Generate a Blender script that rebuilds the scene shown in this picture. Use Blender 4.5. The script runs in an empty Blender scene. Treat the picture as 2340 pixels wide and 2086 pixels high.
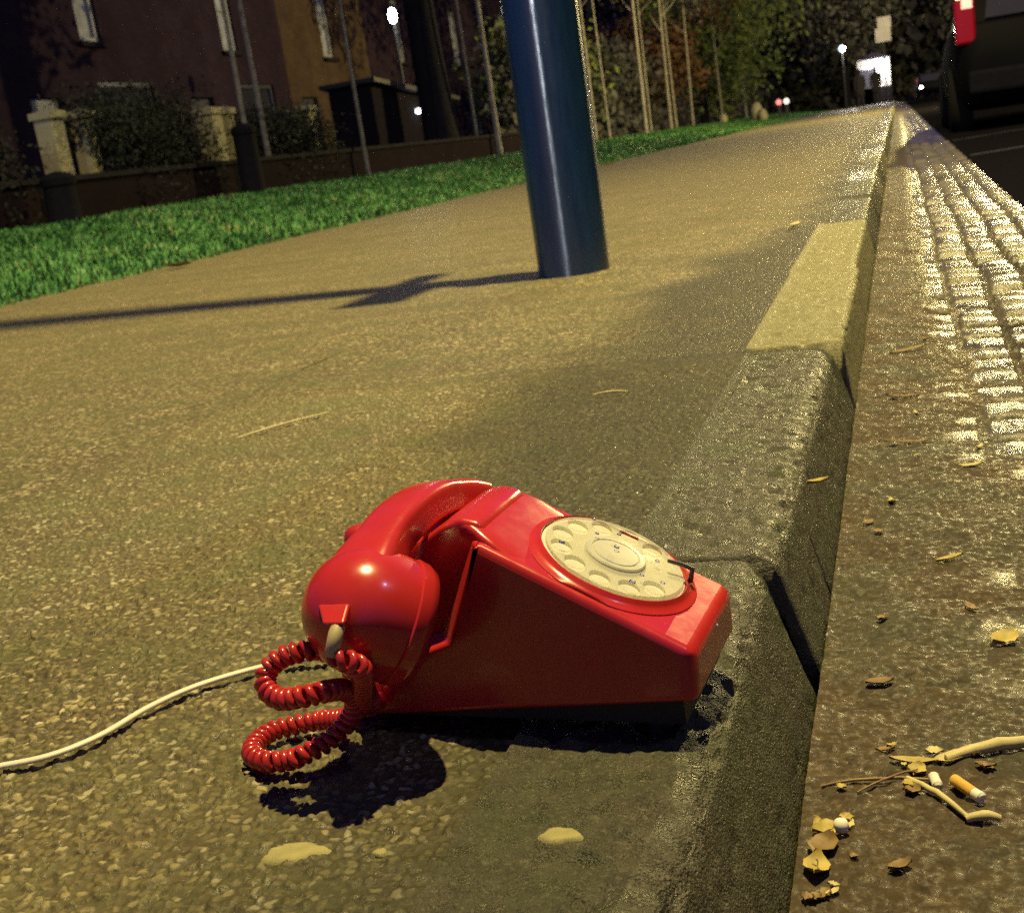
import bpy, bmesh, math, random
import numpy as np
from mathutils import Vector, Matrix

random.seed(7)
rng = np.random.default_rng(7)
sc = bpy.context.scene
R = math.radians

# ------------------------------------------------------------------ camera
CAM = Vector((0.10, 0.0, 0.32))
cam_data = bpy.data.cameras.new("camera")
cam = bpy.data.objects.new("camera", cam_data)
sc.collection.objects.link(cam)
cam.matrix_world = Matrix(((0.9465, 0.0637, 0.3163, CAM.x),
                           (0.2886, 0.2706, -0.9184, CAM.y),
                           (-0.1441, 0.9606, 0.2377, CAM.z),
                           (0, 0, 0, 1)))
cam_data.sensor_width = 36.0
cam_data.lens = 2800.0 / 2340.0 * 36.0
cam_data.clip_start = 0.02
cam_data.clip_end = 2000
cam_data.dof.use_dof = True
cam_data.dof.focus_distance = 0.74
cam_data.dof.aperture_fstop = 21
sc.camera = cam

# ------------------------------------------------------------------ night sky
world = bpy.data.worlds.new("World")
sc.world = world
world.use_nodes = True
wt = world.node_tree
for n in list(wt.nodes):
    wt.nodes.remove(n)
w_out = wt.nodes.new('ShaderNodeOutputWorld')
w_bg = wt.nodes.new('ShaderNodeBackground')
w_sky = wt.nodes.new('ShaderNodeTexSky')
w_sky.sky_type = 'NISHITA'
w_sky.sun_disc = False
w_sky.sun_elevation = R(3)
w_sky.sun_rotation = R(200)
w_mul = wt.nodes.new('ShaderNodeMix')
w_mul.data_type = 'RGBA'
w_mul.blend_type = 'MULTIPLY'
w_mul.inputs[0].default_value = 1.0
w_mul.inputs[7].default_value = (.11, 0.13, 1.0, 1)
wt.links.new(w_sky.outputs[0], w_mul.inputs[6])
wt.links.new(w_mul.outputs[2], w_bg.inputs[0])
w_bg.inputs[1].default_value = 0.15
wt.links.new(w_bg.outputs[0], w_out.inputs[0])

# added weak cool fill from the right, onto kerb face and telephone front
cool_fill_data = bpy.data.lights.new("cool_fill", 'SUN')
cool_fill_data.energy = 0.22
cool_fill_data.angle = R(4)
cool_fill_data.color = (0.62, 0.66, 1.0)
cool_fill = bpy.data.objects.new("cool_fill", cool_fill_data)
sc.collection.objects.link(cool_fill)
cool_fill.rotation_euler = Vector((-0.64, 0.02, -0.77)).to_track_quat('-Z', 'Y').to_euler()

sc.view_settings.view_transform = 'Standard'
sc.view_settings.look = 'None'
sc.view_settings.exposure = 0.0
sc.view_settings.gamma = 1.0
sc.render.engine = 'CYCLES'
sc.cycles.max_bounces = 8
sc.cycles.transparent_max_bounces = 8
sc.cycles.sample_clamp_indirect = 4.0
sc.cycles.use_denoising = False

WARM = (1.0, 0.80, 0.31)
WHITE = (0.86, 0.92, 1.0)

# ------------------------------------------------------------------ helpers
C = sc.collection


def link(o, parent=None):
    C.objects.link(o)
    if parent is not None:
        o.parent = parent
    return o


def tag(o, label=None, cat=None, group=None, kind=None):
    if label:
        o['label'] = label
    if cat:
        o['category'] = cat
    if group:
        o['group'] = group
    if kind:
        o['kind'] = kind
    return o


def thing(name, label, cat, loc=(0, 0, 0), rotz=0.0, group=None):
    o = bpy.data.objects.new(name, None)
    o.empty_display_size = 0.1
    link(o)
    o.location = loc
    o.rotation_euler = (0, 0, rotz)
    return tag(o, label, cat, group)


def mesh_obj(name, verts, faces, mat, parent=None, smooth=False, mats=None, fmat=None):
    me = bpy.data.meshes.new(name)
    me.from_pydata([tuple(map(float, v)) for v in verts], [], faces)
    me.update()
    for m in (mats or [mat]):
        me.materials.append(m)
    if fmat is not None:
        me.polygons.foreach_set('material_index', fmat)
    if smooth:
        me.polygons.foreach_set('use_smooth', [True] * len(me.polygons))
    o = bpy.data.objects.new(name, me)
    return link(o, parent)


def np_mesh(name, co, quads, mat, parent=None, smooth=True, attrs=None):
    """large mesh from numpy arrays; quads (n,4) or (n,3)"""
    me = bpy.data.meshes.new(name)
    n = len(co)
    k = quads.shape[1]
    me.vertices.add(n)
    me.vertices.foreach_set('co', np.ascontiguousarray(co, dtype=np.float32).ravel())
    me.loops.add(quads.size)
    me.loops.foreach_set('vertex_index', np.ascontiguousarray(quads, dtype=np.int32).ravel())
    me.polygons.add(len(quads))
    me.polygons.foreach_set('loop_start', np.arange(0, quads.size, k, dtype=np.int32))
    me.update(calc_edges=True)
    me.polygons.foreach_set('use_smooth', np.full(len(quads), smooth))
    for a, v in (attrs or {}).items():
        at = me.attributes.new(a, 'FLOAT', 'POINT')
        at.data.foreach_set('value', np.ascontiguousarray(v, dtype=np.float32).ravel())
    me.materials.append(mat)
    me.validate()
    o = bpy.data.objects.new(name, me)
    return link(o, parent)


def grid_quads(nx, ny):
    i = np.arange(nx - 1)[:, None] * ny + np.arange(ny - 1)[None, :]
    return np.stack([i, i + ny, i + ny + 1, i + 1], -1).reshape(-1, 4)


def bevel(o, w, seg=3, angle=30, weights=False):
    m = o.modifiers.new('bevel', 'BEVEL')
    m.width = w
    m.segments = seg
    m.limit_method = 'WEIGHT' if weights else 'ANGLE'
    m.angle_limit = R(angle)
    m.harden_normals = False
    return o


def smooth_angle(o, deg=40):
    me = o.data
    me.polygons.foreach_set('use_smooth', [True] * len(me.polygons))
    try:
        me.set_sharp_from_angle(angle=R(deg))
    except Exception:
        pass
    return o


class MB:
    def __init__(self):
        self.v = []
        self.f = []

    def add(self, v, f):
        n = len(self.v)
        self.v += [tuple(map(float, p)) for p in v]
        self.f += [tuple(n + i for i in q) for q in f]
        return self

    def box(self, c, s, rot=None):
        x, y, z = (q / 2 for q in s)
        pts = [Vector((a, b, d)) for a in (-x, x) for b in (-y, y) for d in (-z, z)]
        if rot is not None:
            pts = [rot @ p for p in pts]
        pts = [p + Vector(c) for p in pts]
        return self.add(pts, [(0, 1, 3, 2), (4, 6, 7, 5), (0, 4, 5, 1), (2, 3, 7, 6), (0, 2, 6, 4), (1, 5, 7, 3)])

    def tube(self, path, rad, seg=10, cap=True):
        P = [Vector(p) for p in path]
        n = len(P)
        rr = rad if hasattr(rad, '__len__') else [rad] * n
        v, f = [], []
        up = None
        for i in range(n):
            t = (P[min(i + 1, n - 1)] - P[max(i - 1, 0)]).normalized()
            if up is None:
                up = Vector((0, 0, 1)) if abs(t.z) < .9 else Vector((1, 0, 0))
            u = (up - t * up.dot(t))
            if u.length < 1e-6:
                u = t.orthogonal()
            u.normalize()
            up = u
            w = t.cross(u)
            for k in range(seg):
                a = 2 * math.pi * k / seg
                v.append(P[i] + (u * math.cos(a) + w * math.sin(a)) * rr[i])
        for i in range(n - 1):
            for k in range(seg):
                k2 = (k + 1) % seg
                f.append((i * seg + k, i * seg + k2, (i + 1) * seg + k2, (i + 1) * seg + k))
        if cap:
            f.append(tuple(range(seg - 1, -1, -1)))
            f.append(tuple((n - 1) * seg + k for k in range(seg)))
        return self.add(v, f)

    def lathe(self, prof, seg=32, M=Matrix.Identity(4)):
        """prof = [(r, z)...] revolved about z, then M"""
        v, f = [], []
        for r, z in prof:
            for k in range(seg):
                a = 2 * math.pi * k / seg
                v.append(M @ Vector((r * math.cos(a), r * math.sin(a), z)))
        n = len(prof)
        for i in range(n - 1):
            for k in range(seg):
                k2 = (k + 1) % seg
                f.append((i * seg + k, i * seg + k2, (i + 1) * seg + k2, (i + 1) * seg + k))
        if prof[0][0] > 1e-6:
            f.append(tuple(range(seg - 1, -1, -1)))
        if prof[-1][0] > 1e-6:
            f.append(tuple((n - 1) * seg + k for k in range(seg)))
        return self.add(v, f)

    def build(self, name, mat, parent=None, smooth=None):
        o = mesh_obj(name, self.v, self.f, mat, parent)
        bm = bmesh.new()
        bm.from_mesh(o.data)
        bmesh.ops.remove_doubles(bm, verts=bm.verts, dist=1e-6)
        bmesh.ops.recalc_face_normals(bm, faces=bm.faces)
        bm.to_mesh(o.data)
        bm.free()
        if smooth is not None:
            smooth_angle(o, smooth)
        return o


# value noise on numpy arrays
def _hash(ix, iy, s):
    h = (ix.astype(np.int64) * 374761393 + iy.astype(np.int64) * 668265263 + s * 974634777) & 0x7fffffff
    h = ((h ^ (h >> 13)) * 1274126177) & 0x7fffffff
    return ((h ^ (h >> 16)) & 0xffffff) / float(0xffffff)


def vnoise(x, y, s=0):
    ix = np.floor(x)
    iy = np.floor(y)
    fx = x - ix
    fy = y - iy
    fx = fx * fx * (3 - 2 * fx)
    fy = fy * fy * (3 - 2 * fy)
    a = _hash(ix, iy, s)
    b = _hash(ix + 1, iy, s)
    c = _hash(ix, iy + 1, s)
    d = _hash(ix + 1, iy + 1, s)
    return (a * (1 - fx) + b * fx) * (1 - fy) + (c * (1 - fx) + d * fx) * fy


def fbm(x, y, oct=4, s=0):
    t = 0
    a = 0.5
    for o in range(oct):
        t = t + a * vnoise(x * 2 ** o + 17.3 * o, y * 2 ** o - 9.1 * o, s + o)
        a *= 0.5
    return t / (1 - 0.5 ** oct)


def chips(x, y, cell, s=0):
    """nearest jittered-grid cell: distance (in cells), second distance, random of the cell"""
    gx = x / cell
    gy = y / cell
    ix = np.floor(gx)
    iy = np.floor(gy)
    d1 = np.full(x.shape, 9.0)
    d2 = np.full(x.shape, 9.0)
    rid = np.zeros(x.shape)
    vx = np.zeros(x.shape)
    vy = np.zeros(x.shape)
    for dx in (-1, 0, 1):
        for dy in (-1, 0, 1):
            cx = ix + dx
            cy = iy + dy
            px = cx + .15 + .7 * _hash(cx, cy, s)
            py = cy + .15 + .7 * _hash(cx, cy, s + 1)
            asp = .7 + .6 * _hash(cx, cy, s + 3)
            d = np.hypot((gx - px) * asp, (gy - py) / asp)
            m = d < d1
            d2 = np.where(m, d1, np.minimum(d2, d))
            rid = np.where(m, _hash(cx, cy, s + 2), rid)
            vx = np.where(m, gx - px, vx)
            vy = np.where(m, gy - py, vy)
            d1 = np.where(m, d, d1)
    return d1, d2, rid, vx, vy


# ------------------------------------------------------------------ materials
def new_mat(name):
    m = bpy.data.materials.new(name)
    m.use_nodes = True
    nt = m.node_tree
    return m, nt, nt.nodes['Principled BSDF']


def ramp(nt, src, stops, interp='LINEAR'):
    r = nt.nodes.new('ShaderNodeValToRGB')
    r.color_ramp.interpolation = interp
    el = r.color_ramp.elements
    while len(el) < len(stops):
        el.new(0.5)
    for e, (p, c) in zip(el, stops):
        e.position = p
        e.color = (c[0], c[1], c[2], 1) if hasattr(c, '__len__') else (c, c, c, 1)
    nt.links.new(src, r.inputs[0])
    return r.outputs[0]


def tex_noise(nt, scale, detail=4, rough=.55, vec=None, dist=0):
    n = nt.nodes.new('ShaderNodeTexNoise')
    n.inputs['Scale'].default_value = scale
    n.inputs['Detail'].default_value = detail
    n.inputs['Roughness'].default_value = rough
    n.inputs['Distortion'].default_value = dist
    if vec is not None:
        nt.links.new(vec, n.inputs['Vector'])
    return n.outputs['Fac']


def coord(nt, kind='Object', scale=None):
    c = nt.nodes.new('ShaderNodeTexCoord').outputs[kind]
    if scale:
        mp = nt.nodes.new('ShaderNodeMapping')
        mp.inputs['Scale'].default_value = scale
        nt.links.new(c, mp.inputs[0])
        return mp.outputs[0]
    return c


def mixc(nt, fac, a, b, mode='MIX'):
    m = nt.nodes.new('ShaderNodeMix')
    m.data_type = 'RGBA'
    m.blend_type = mode
    for sock, v in ((m.inputs[0], fac), (m.inputs[6], a), (m.inputs[7], b)):
        if hasattr(v, 'is_linked') or isinstance(v, bpy.types.NodeSocket):
            nt.links.new(v, sock)
        elif hasattr(v, '__len__'):
            sock.default_value = (v[0], v[1], v[2], 1)
        else:
            sock.default_value = v
    return m.outputs[2]


def bump(nt, bs, h, strength=.3, dist=.01):
    b = nt.nodes.new('ShaderNodeBump')
    b.inputs['Strength'].default_value = strength
    b.inputs['Distance'].default_value = dist
    nt.links.new(h, b.inputs['Height'])
    nt.links.new(b.outputs[0], bs.inputs['Normal'])
    return b


def attr(nt, name):
    a = nt.nodes.new('ShaderNodeAttribute')
    a.attribute_name = name
    return a.outputs['Fac']


def simple(name, col, rough=.6, metal=0, var=.15, scale=8, spec=.5, bumps=0, coat=0):
    m, nt, b = new_mat(name)
    n = tex_noise(nt, scale, 5, .6, coord(nt))
    lo = tuple(c * (1 - var) for c in col)
    hi = tuple(c * (1 + var) for c in col)
    nt.links.new(ramp(nt, n, [(.3, lo), (.7, hi)]), b.inputs['Base Color'])
    b.inputs['Roughness'].default_value = rough
    b.inputs['Metallic'].default_value = metal
    b.inputs['Specular IOR Level'].default_value = spec
    b.inputs['Coat Weight'].default_value = coat
    b.inputs['Coat Roughness'].default_value = .08
    if bumps:
        bump(nt, b, tex_noise(nt, scale * 4, 4), bumps, .01)
    return m


def emit(name, col, s):
    m, nt, b = new_mat(name)
    b.inputs['Base Color'].default_value = (.8, .8, .8, 1)
    b.inputs['Emission Color'].default_value = (*col, 1)
    b.inputs['Emission Strength'].default_value = s
    return m


# -- pavement: rolled gravel asphalt, damp
def mat_pavement(name, near):
    m, nt, b = new_mat(name)
    co = coord(nt)
    if near:
        cid = attr(nt, 'chip')
        edge = attr(nt, 'gap')
    else:
        v = nt.nodes.new('ShaderNodeTexVoronoi')
        v.inputs['Scale'].default_value = 150
        nt.links.new(co, v.inputs['Vector'])
        sep = nt.nodes.new('ShaderNodeSeparateColor')
        nt.links.new(v.outputs['Color'], sep.inputs[0])
        cid = sep.outputs[0]
        edge = v.outputs['Distance']
    chip_c = ramp(nt, cid, [(0, (.085, .064, .027)), (.35, (.152, .117, .048)), (.62, (.205, .166, .066)),
                            (.86, (.36, .295, .145)), (.97, (.55, .49, .31))])
    binder = (.06, .047, .023)
    col = mixc(nt, ramp(nt, edge, [(.42, 0.0), (.72, 1.0)]), chip_c, binder)
    # broad blotches of wear and damp
    n1 = tex_noise(nt, 2.2, 5, .6, co)
    col = mixc(nt, ramp(nt, n1, [(.35, 0), (.7, .5)]), col, (.148, .122, .046))
    n4 = tex_noise(nt, 1, 5, .65, coord(nt, 'Object', (.9, 5.0, 1)))
    col = mixc(nt, ramp(nt, n4, [(.42, 0), (.68, .55)]), col, (.085, .068, .03))
    n3 = tex_noise(nt, 9, 4, .6, co)
    col = mixc(nt, ramp(nt, n3, [(.42, 0), (.70, .6)]), col, (.075, .088, .026))
    # mossy damp band along the kerb
    damp = attr(nt, 'damp')
    col = mixc(nt, damp, col, mixc(nt, .75, col, (.026, .026, .012)))
    nt.links.new(col, b.inputs['Base Color'])
    rr = ramp(nt, tex_noise(nt, 160, 2, .5, co), [(.35, .38), (.65, .75)])
    nt.links.new(rr, b.inputs['Roughness'])
    b.inputs['Specular IOR Level'].default_value = .45
    fine = tex_noise(nt, 420, 3, .6, co)
    bm1 = nt.nodes.new('ShaderNodeBump')
    bm1.inputs['Strength'].default_value = .5
    bm1.inputs['Distance'].default_value = .002
    nt.links.new(fine, bm1.inputs['Height'])
    if not near:
        inv = ramp(nt, edge, [(0, 1.0), (.8, 0.0)])
        b2 = nt.nodes.new('ShaderNodeBump')
        b2.inputs['Strength'].default_value = .7
        b2.inputs['Distance'].default_value = .004
        nt.links.new(inv, b2.inputs['Height'])
        nt.links.new(bm1.outputs[0], b2.inputs['Normal'])
        nt.links.new(b2.outputs[0], b.inputs['Normal'])
    else:
        nt.links.new(bm1.outputs[0], b.inputs['Normal'])
    return m


M_pave_near = mat_pavement('gravel_asphalt_near', True)
M_pave = mat_pavement('gravel_asphalt', False)


def mat_stone(name, lo, hi, moss=.5, rough=(.35, .7), moss_c=(.045, .06, .02)):
    m, nt, b = new_mat(name)
    co = coord(nt)
    n = tex_noise(nt, 60, 6, .65, co)
    c = ramp(nt, n, [(.3, lo), (.7, hi)])
    sp = tex_noise(nt, 320, 2, .5, co)
    c = mixc(nt, ramp(nt, sp, [(.55, 0), (.72, .6)]), c, tuple(min(1, v * 2.0) for v in hi))
    g = tex_noise(nt, 11, 5, .65, co)
    c = mixc(nt, ramp(nt, g, [(.42, 0), (.7, moss)]), c, moss_c)
    nt.links.new(c, b.inputs['Base Color'])
    nt.links.new(ramp(nt, tex_noise(nt, 90, 3, .5, co), [(.35, rough[0]), (.65, rough[1])]), b.inputs['Roughness'])
    h = nt.nodes.new('ShaderNodeMath')
    h.operation = 'ADD'
    nt.links.new(tex_noise(nt, 140, 4, .7, co), h.inputs[0])
    nt.links.new(tex_noise(nt, 600, 2, .5, co), h.inputs[1])
    bump(nt, b, h.outputs[0], .7, .004)
    return m


M_kerb = [mat_stone('kerb_dark_granite', (.024, .022, .013), (.078, .070, .044), .7, (.36, .72)),
          mat_stone('kerb_pale_sandstone', (.150, .138, .064), (.215, .20, .10), 
                    .2, (.45, .8), (.2, .2, .08)),
          mat_stone('kerb_grey_granite', (.05, .046, .03), (.115, .105, .066), .45, (.22, .42)),
          mat_stone('kerb_pale_wet', (.16, .148, .085), (.24, .22, .13), .25, (.2, .4), (.1, .1, .05))]

# -- gutter setts
M_sett, nt, b = new_mat('wet_granite_setts')
co = coord(nt)
sid = attr(nt, 'chip')
dirt = attr(nt, 'dirt')
c = ramp(nt, sid, [(0, (.055, .048, .03)), (.5, (.09, .08, .05)), (1, (.15, .135, .09))])
c = mixc(nt, ramp(nt, tex_noise(nt, 90, 5, .7, co), [(.4, 0), (.7, .5)]), c, (.035, .03, .018))
dc = ramp(nt, tex_noise(nt, 70, 6, .8, co), [(.3, (.018, .012, .005)), (.52, (.048, .031, .011)), (.75, (.088, .058, .022))])
dc = mixc(nt, ramp(nt, tex_noise(nt, 7, 4, .6, co), [(.45, 0), (.65, .7)]), dc, (.035, .04, .02))
c = mixc(nt, dirt, c, dc)
nt.links.new(c, b.inputs['Base Color'])
rs = nt.nodes.new('ShaderNodeMix')
rs.data_type = 'FLOAT'
nt.links.new(dirt, rs.inputs[0])
nt.links.new(ramp(nt, tex_noise(nt, 120, 3, .5, co), [(.3, .18), (.7, .36)]), rs.inputs[2])
nt.links.new(ramp(nt, tex_noise(nt, 200, 3, .5, co), [(.35, .40), (.58, .92)]), rs.inputs[3])
nt.links.new(rs.outputs[0], b.inputs['Roughness'])
h = nt.nodes.new('ShaderNodeMath')
h.operation = 'ADD'
nt.links.new(tex_noise(nt, 180, 4, .7, co), h.inputs[0])
nt.links.new(tex_noise(nt, 55, 3, .6, co), h.inputs[1])
bump(nt, b, h.outputs[0], .5, .003)

# -- asphalt, wet and dark
M_road, nt, b = new_mat('wet_dark_asphalt')
co = coord(nt)
nt.links.new(ramp(nt, tex_noise(nt, 140, 3, .7, co), [(.35, (.003, .003, .005)), (.7, (.010, .009, .011))]), b.inputs['Base Color'])
nt.links.new(ramp(nt, tex_noise(nt, 3, 4, .6, co), [(.4, .85), (.6, .98)]), b.inputs['Roughness'])
b.inputs['Specular IOR Level'].default_value = .0
bump(nt, b, tex_noise(nt, 220, 3, .7, co), .8, .006)

M_earth = simple('dark_earth', (.045, .032, .02), .95, 0, .5, 6, .2, .5)
M_turf = simple('turf_soil', (.03, .05, .018), .95, 0, .5, 9, .2, .5)

M_grass, nt, b = new_mat('grass_blades')
g = attr(nt, 'shade')
nt.links.new(ramp(nt, g, [(0, (.028, .095, .02)), (.5, (.055, .175, .040)), (.85, (.10, .25, .07)), (1, (.24, .25, .10))]), b.inputs['Base Color'])
b.inputs['Roughness'].default_value = .5
b.inputs['Specular IOR Level'].default_value = .3


def mat_leaf(name, dark, mid, light):
    m, nt, b = new_mat(name)
    nt.links.new(ramp(nt, attr(nt, 'shade'), [(0, dark), (.55, mid), (1, light)]), b.inputs['Base Color'])
    b.inputs['Roughness'].default_value = .7
    b.inputs['Specular IOR Level'].default_value = .15
    return m


M_leaf = mat_leaf('leaf_green', (.04, .06, .02), (.085, .11, .035), (.16, .18, .055))
M_leaf_brown = mat_leaf('leaf_autumn', (.05, .028, .016), (.10, .05, .025), (.15, .085, .04))
M_hedge = mat_leaf('hedge_leaf', (.006, .008, .007), (.014, .018, .013), (.030, .035, .024))
M_leaf_dark = mat_leaf('leaf_dusky', (.04, .04, .036), (.08, .078, .07), (.14, .135, .12))
M_bark = simple('bark_dark', (.010, .009, .012), .95, 0, .4, 12, .1, .6)
M_bark_pale = simple('bark_pale', (.24, .22, .18), .8, 0, .5, 14, .3, .5)

# -- brick
def mat_brick(name, a, b2, mortar):
    m, nt, b = new_mat(name)
    co = coord(nt)
    sep = nt.nodes.new('ShaderNodeSeparateXYZ')
    nt.links.new(co, sep.inputs[0])
    cmb = nt.nodes.new('ShaderNodeCombineXYZ')
    ad = nt.nodes.new('ShaderNodeMath')
    ad.operation = 'ADD'
    nt.links.new(sep.outputs[0], ad.inputs[0])
    nt.links.new(sep.outputs[1], ad.inputs[1])
    nt.links.new(ad.outputs[0], cmb.inputs[0])
    nt.links.new(sep.outputs[2], cmb.inputs[1])
    t = nt.nodes.new('ShaderNodeTexBrick')
    t.inputs['Scale'].default_value = 1
    t.inputs['Brick Width'].default_value = .225
    t.inputs['Row Height'].default_value = .075
    t.inputs['Mortar Size'].default_value = .008
    t.inputs['Color1'].default_value = (*a, 1)
    t.inputs['Color2'].default_value = (*b2, 1)
    t.inputs['Mortar'].default_value = (*mortar, 1)
    nt.links.new(cmb.outputs[0], t.inputs['Vector'])
    n = tex_noise(nt, 1.4, 6, .65, co)
    c = mixc(nt, ramp(nt, n, [(.35, 0), (.7, .7)]), t.outputs['Color'], tuple(v * .45 for v in a))
    nt.links.new(c, b.inputs['Base Color'])
    b.inputs['Roughness'].default_value = .95
    b.inputs['Specular IOR Level'].default_value = .06
    bump(nt, b, t.outputs['Fac'], -.4, .01)
    return m


M_brick = mat_brick('brick_dark', (.022, .013, .023), (.031, .016, .024), (.021, .016, .022))
M_wallbrick = mat_brick('brick_sooty', (.011, .006, .009), (.015, .008, .010), (.010, .008, .010))
M_brick_lit = mat_brick('brick_lit_brown', (.058, .036, .023), (.075, .046, .028), (.052, .042, .034))  # light on one house painted in as a lighter, warmer brick
M_pale_stone = mat_stone('pale_pier_stone', (.20, .185, .11), (.29, .27, .165), .25, (.7, .9), (.2, .2, .1))
M_slate = simple('roof_slate', (.012, .010, .014), .9, 0, .3, 5, .1)
M_wframe = simple('window_frame_paint', (.20, .20, .22), .5, 0, .1)
M_glass_dark = simple('window_glass_dark', (.02, .02, .03), .08, 0, .1, 3, .6)
M_curtain = simple('grey_blind', (.22, .23, .27), .8, 0, .35, 5)
M_door = simple('door_paint_dark', (.03, .03, .05), .4)
M_black_metal = simple('black_painted_metal', (.004, .004, .007), .55, 0, .3, 20)
M_matt_black = simple('matt_black_iron', (.004, .004, .007), .9, 0, .3, 20, .08)
M_bark_grey = simple('bark_grey', (.10, .095, .10), .85, 0, .5, 14, .2, .5)
M_wood_dark = simple('stained_boards', (.008, .006, .010), .95, 0, .4, 9, .06, .4)

# -- pole paint : glossy navy-black enamel
M_pole, nt, b = new_mat('navy_pole_paint')
co = coord(nt, 'Object', (18, 18, 2.5))
nt.links.new(ramp(nt, tex_noise(nt, 1, 5, .65, co), [(.35, (.005, .018, .040)), (.65, (.010, .032, .064))]), b.inputs['Base Color'])
nt.links.new(ramp(nt, tex_noise(nt, 2, 4, .6, co), [(.3, .17), (.7, .28)]), b.inputs['Roughness'])
b.inputs['Specular IOR Level'].default_value = .7
b.inputs['Anisotropic'].default_value = 0.85
tg = nt.nodes.new('ShaderNodeTangent')
tg.direction_type = 'RADIAL'
tg.axis = 'Z'
nt.links.new(tg.outputs[0], b.inputs['Tangent'])
b.inputs['Anisotropic Rotation'].default_value = 0.25
bump(nt, b, tex_noise(nt, 3, 3, .6, co), .15, .004)

# -- telephone
M_red, nt, b = new_mat('red_plastic')
co = coord(nt)
nt.links.new(ramp(nt, tex_noise(nt, 30, 4, .6, co), [(.3, (.49, .022, .022)), (.7, (.55, .030, .026))]), b.inputs['Base Color'])
nt.links.new(ramp(nt, tex_noise(nt, 70, 4, .6, co), [(.35, .20), (.7, .30)]), b.inputs['Roughness'])
b.inputs['Specular IOR Level'].default_value = .55
b.inputs['Coat Weight'].default_value = .25
b.inputs['Coat Roughness'].default_value = .08
M_red_dark = simple('red_cord_plastic', (.46, .028, .028), .22, 0, .12, 40, .6)
M_base = simple('black_rubber_base', (.012, .011, .014), .6)
M_beige = simple('beige_boot', (.50, .40, .20), .5, 0, .08)
M_cord = simple('cream_cord', (.74, .70, .56), .45, 0, .06, 30)
M_dialplate = simple('dial_cream_plate', (.66, .64, .50), .4, 0, .12, 60)
M_steel = simple('dial_steel', (.10, .10, .10), .4, .8, .1, 40)
M_clear, nt, b = new_mat('clear_acrylic')
b.inputs['Base Color'].default_value = (.80, .78, .62, 1)
nt.links.new(ramp(nt, tex_noise(nt, 120, 4, .6, coord(nt)), [(.4, .06), (.7, .2)]), b.inputs['Roughness'])
mx = nt.nodes.new('ShaderNodeMixShader')
tr = nt.nodes.new('ShaderNodeBsdfTransparent')
tr.inputs[0].default_value = (.97, .97, .93, 1)
mx.inputs[0].default_value = .42
nt.links.new(tr.outputs[0], mx.inputs[1])
nt.links.new(b.outputs[0], mx.inputs[2])
nt.links.new(mx.outputs[0], nt.nodes['Material Output'].inputs['Surface'])
M_water, nt, b = new_mat('rain_water')
mx = nt.nodes.new('ShaderNodeMixShader')
tr = nt.nodes.new('ShaderNodeBsdfTransparent')
gl = nt.nodes.new('ShaderNodeBsdfGlossy')
gl.inputs['Roughness'].default_value = .2
fr = nt.nodes.new('ShaderNodeFresnel')
fr.inputs['IOR'].default_value = 1.45
nt.links.new(fr.outputs[0], mx.inputs[0])
nt.links.new(tr.outputs[0], mx.inputs[1])
nt.links.new(gl.outputs[0], mx.inputs[2])
nt.links.new(mx.outputs[0], nt.nodes['Material Output'].inputs['Surface'])

# -- litter
M_leafy = simple('fallen_leaf_yellow', (.42, .33, .08), .6, 0, .35, 60)
M_leafb = simple('fallen_leaf_brown', (.22, .14, .05), .6, 0, .35, 60)
M_straw = simple('straw_stalk', (.52, .45, .20), .6, 0, .2, 60)
M_filter = simple('cigarette_filter', (.62, .38, .07), .8, 0, .15, 200)
M_paper = simple('white_paper', (.75, .72, .62), .8, 0, .08, 80)
M_gum = simple('trodden_gum', (.40, .36, .16), .7, 0, .18, 90, .3, .4)

# -- cars, lights
M_carpaint = simple('black_car_paint', (.002, .002, .003), .7, 0, .2, 4, .06)
M_tyre = simple('tyre_rubber', (.006, .006, .006), .9, 0, .1, 8, .1)
M_rim = simple('wheel_alloy', (.015, .015, .017), .6, .2)
M_plate = simple('plate_blank', (.008, .008, .008), .8, 0, .1, 8, .1)
M_tail, nt, b = new_mat('red_tail_lens')
b.inputs['Base Color'].default_value = (.16, .001, .006, 1)
b.inputs['Roughness'].default_value = .15
b.inputs['Emission Color'].default_value = (1, .01, .03, 1)
b.inputs['Emission Strength'].default_value = .045  # faint glow painted into an unlit lens
M_tail_glint = emit('red_tail_glint', (1, .06, .12), .9)  # glint on the unlit lens, painted as emission
M_head = emit('head_lamp_glow', (1.0, .93, .95), 14)
M_lens_warm = emit('lamp_lens_warm', (1.0, .85, .55), 30)
M_lens_white = emit('lamp_lens_white', (.9, .95, 1.0), 40)
M_red_refl = emit('red_reflector_glow', (1, .05, .15), 1.2)
M_wall_pale = simple('pale_render', (.55, .52, .52), .8, 0, .1, 2)
M_cloth = simple('dark_cloth', (.018, .015, .022), .9)
M_skin = simple('skin', (.35, .22, .16), .6)

# ================================================================== GROUND
# base earth reaching the horizon
mesh_obj('ground', [(-400, -200, -.16), (400, -200, -.16), (400, 600, -.16), (-400, 600, -.16)], [(0, 1, 2, 3)], M_earth)['kind'] = 'structure'

PX0, PX1, PY0, PY1 = -0.95, -0.112, 0.30, 1.75


def damp_mask(x, y):
    edge = -0.235 - .20 * np.clip((y - .5) / .8, 0, 1) + .16 * np.clip((y - 2.5) / 1.0, 0, 1.2)
    n = (fbm(x * 5, y * 5, 4, 40) - .5) * .28
    return np.clip((x - edge + n + .04) / .16, 0, 1)


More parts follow.
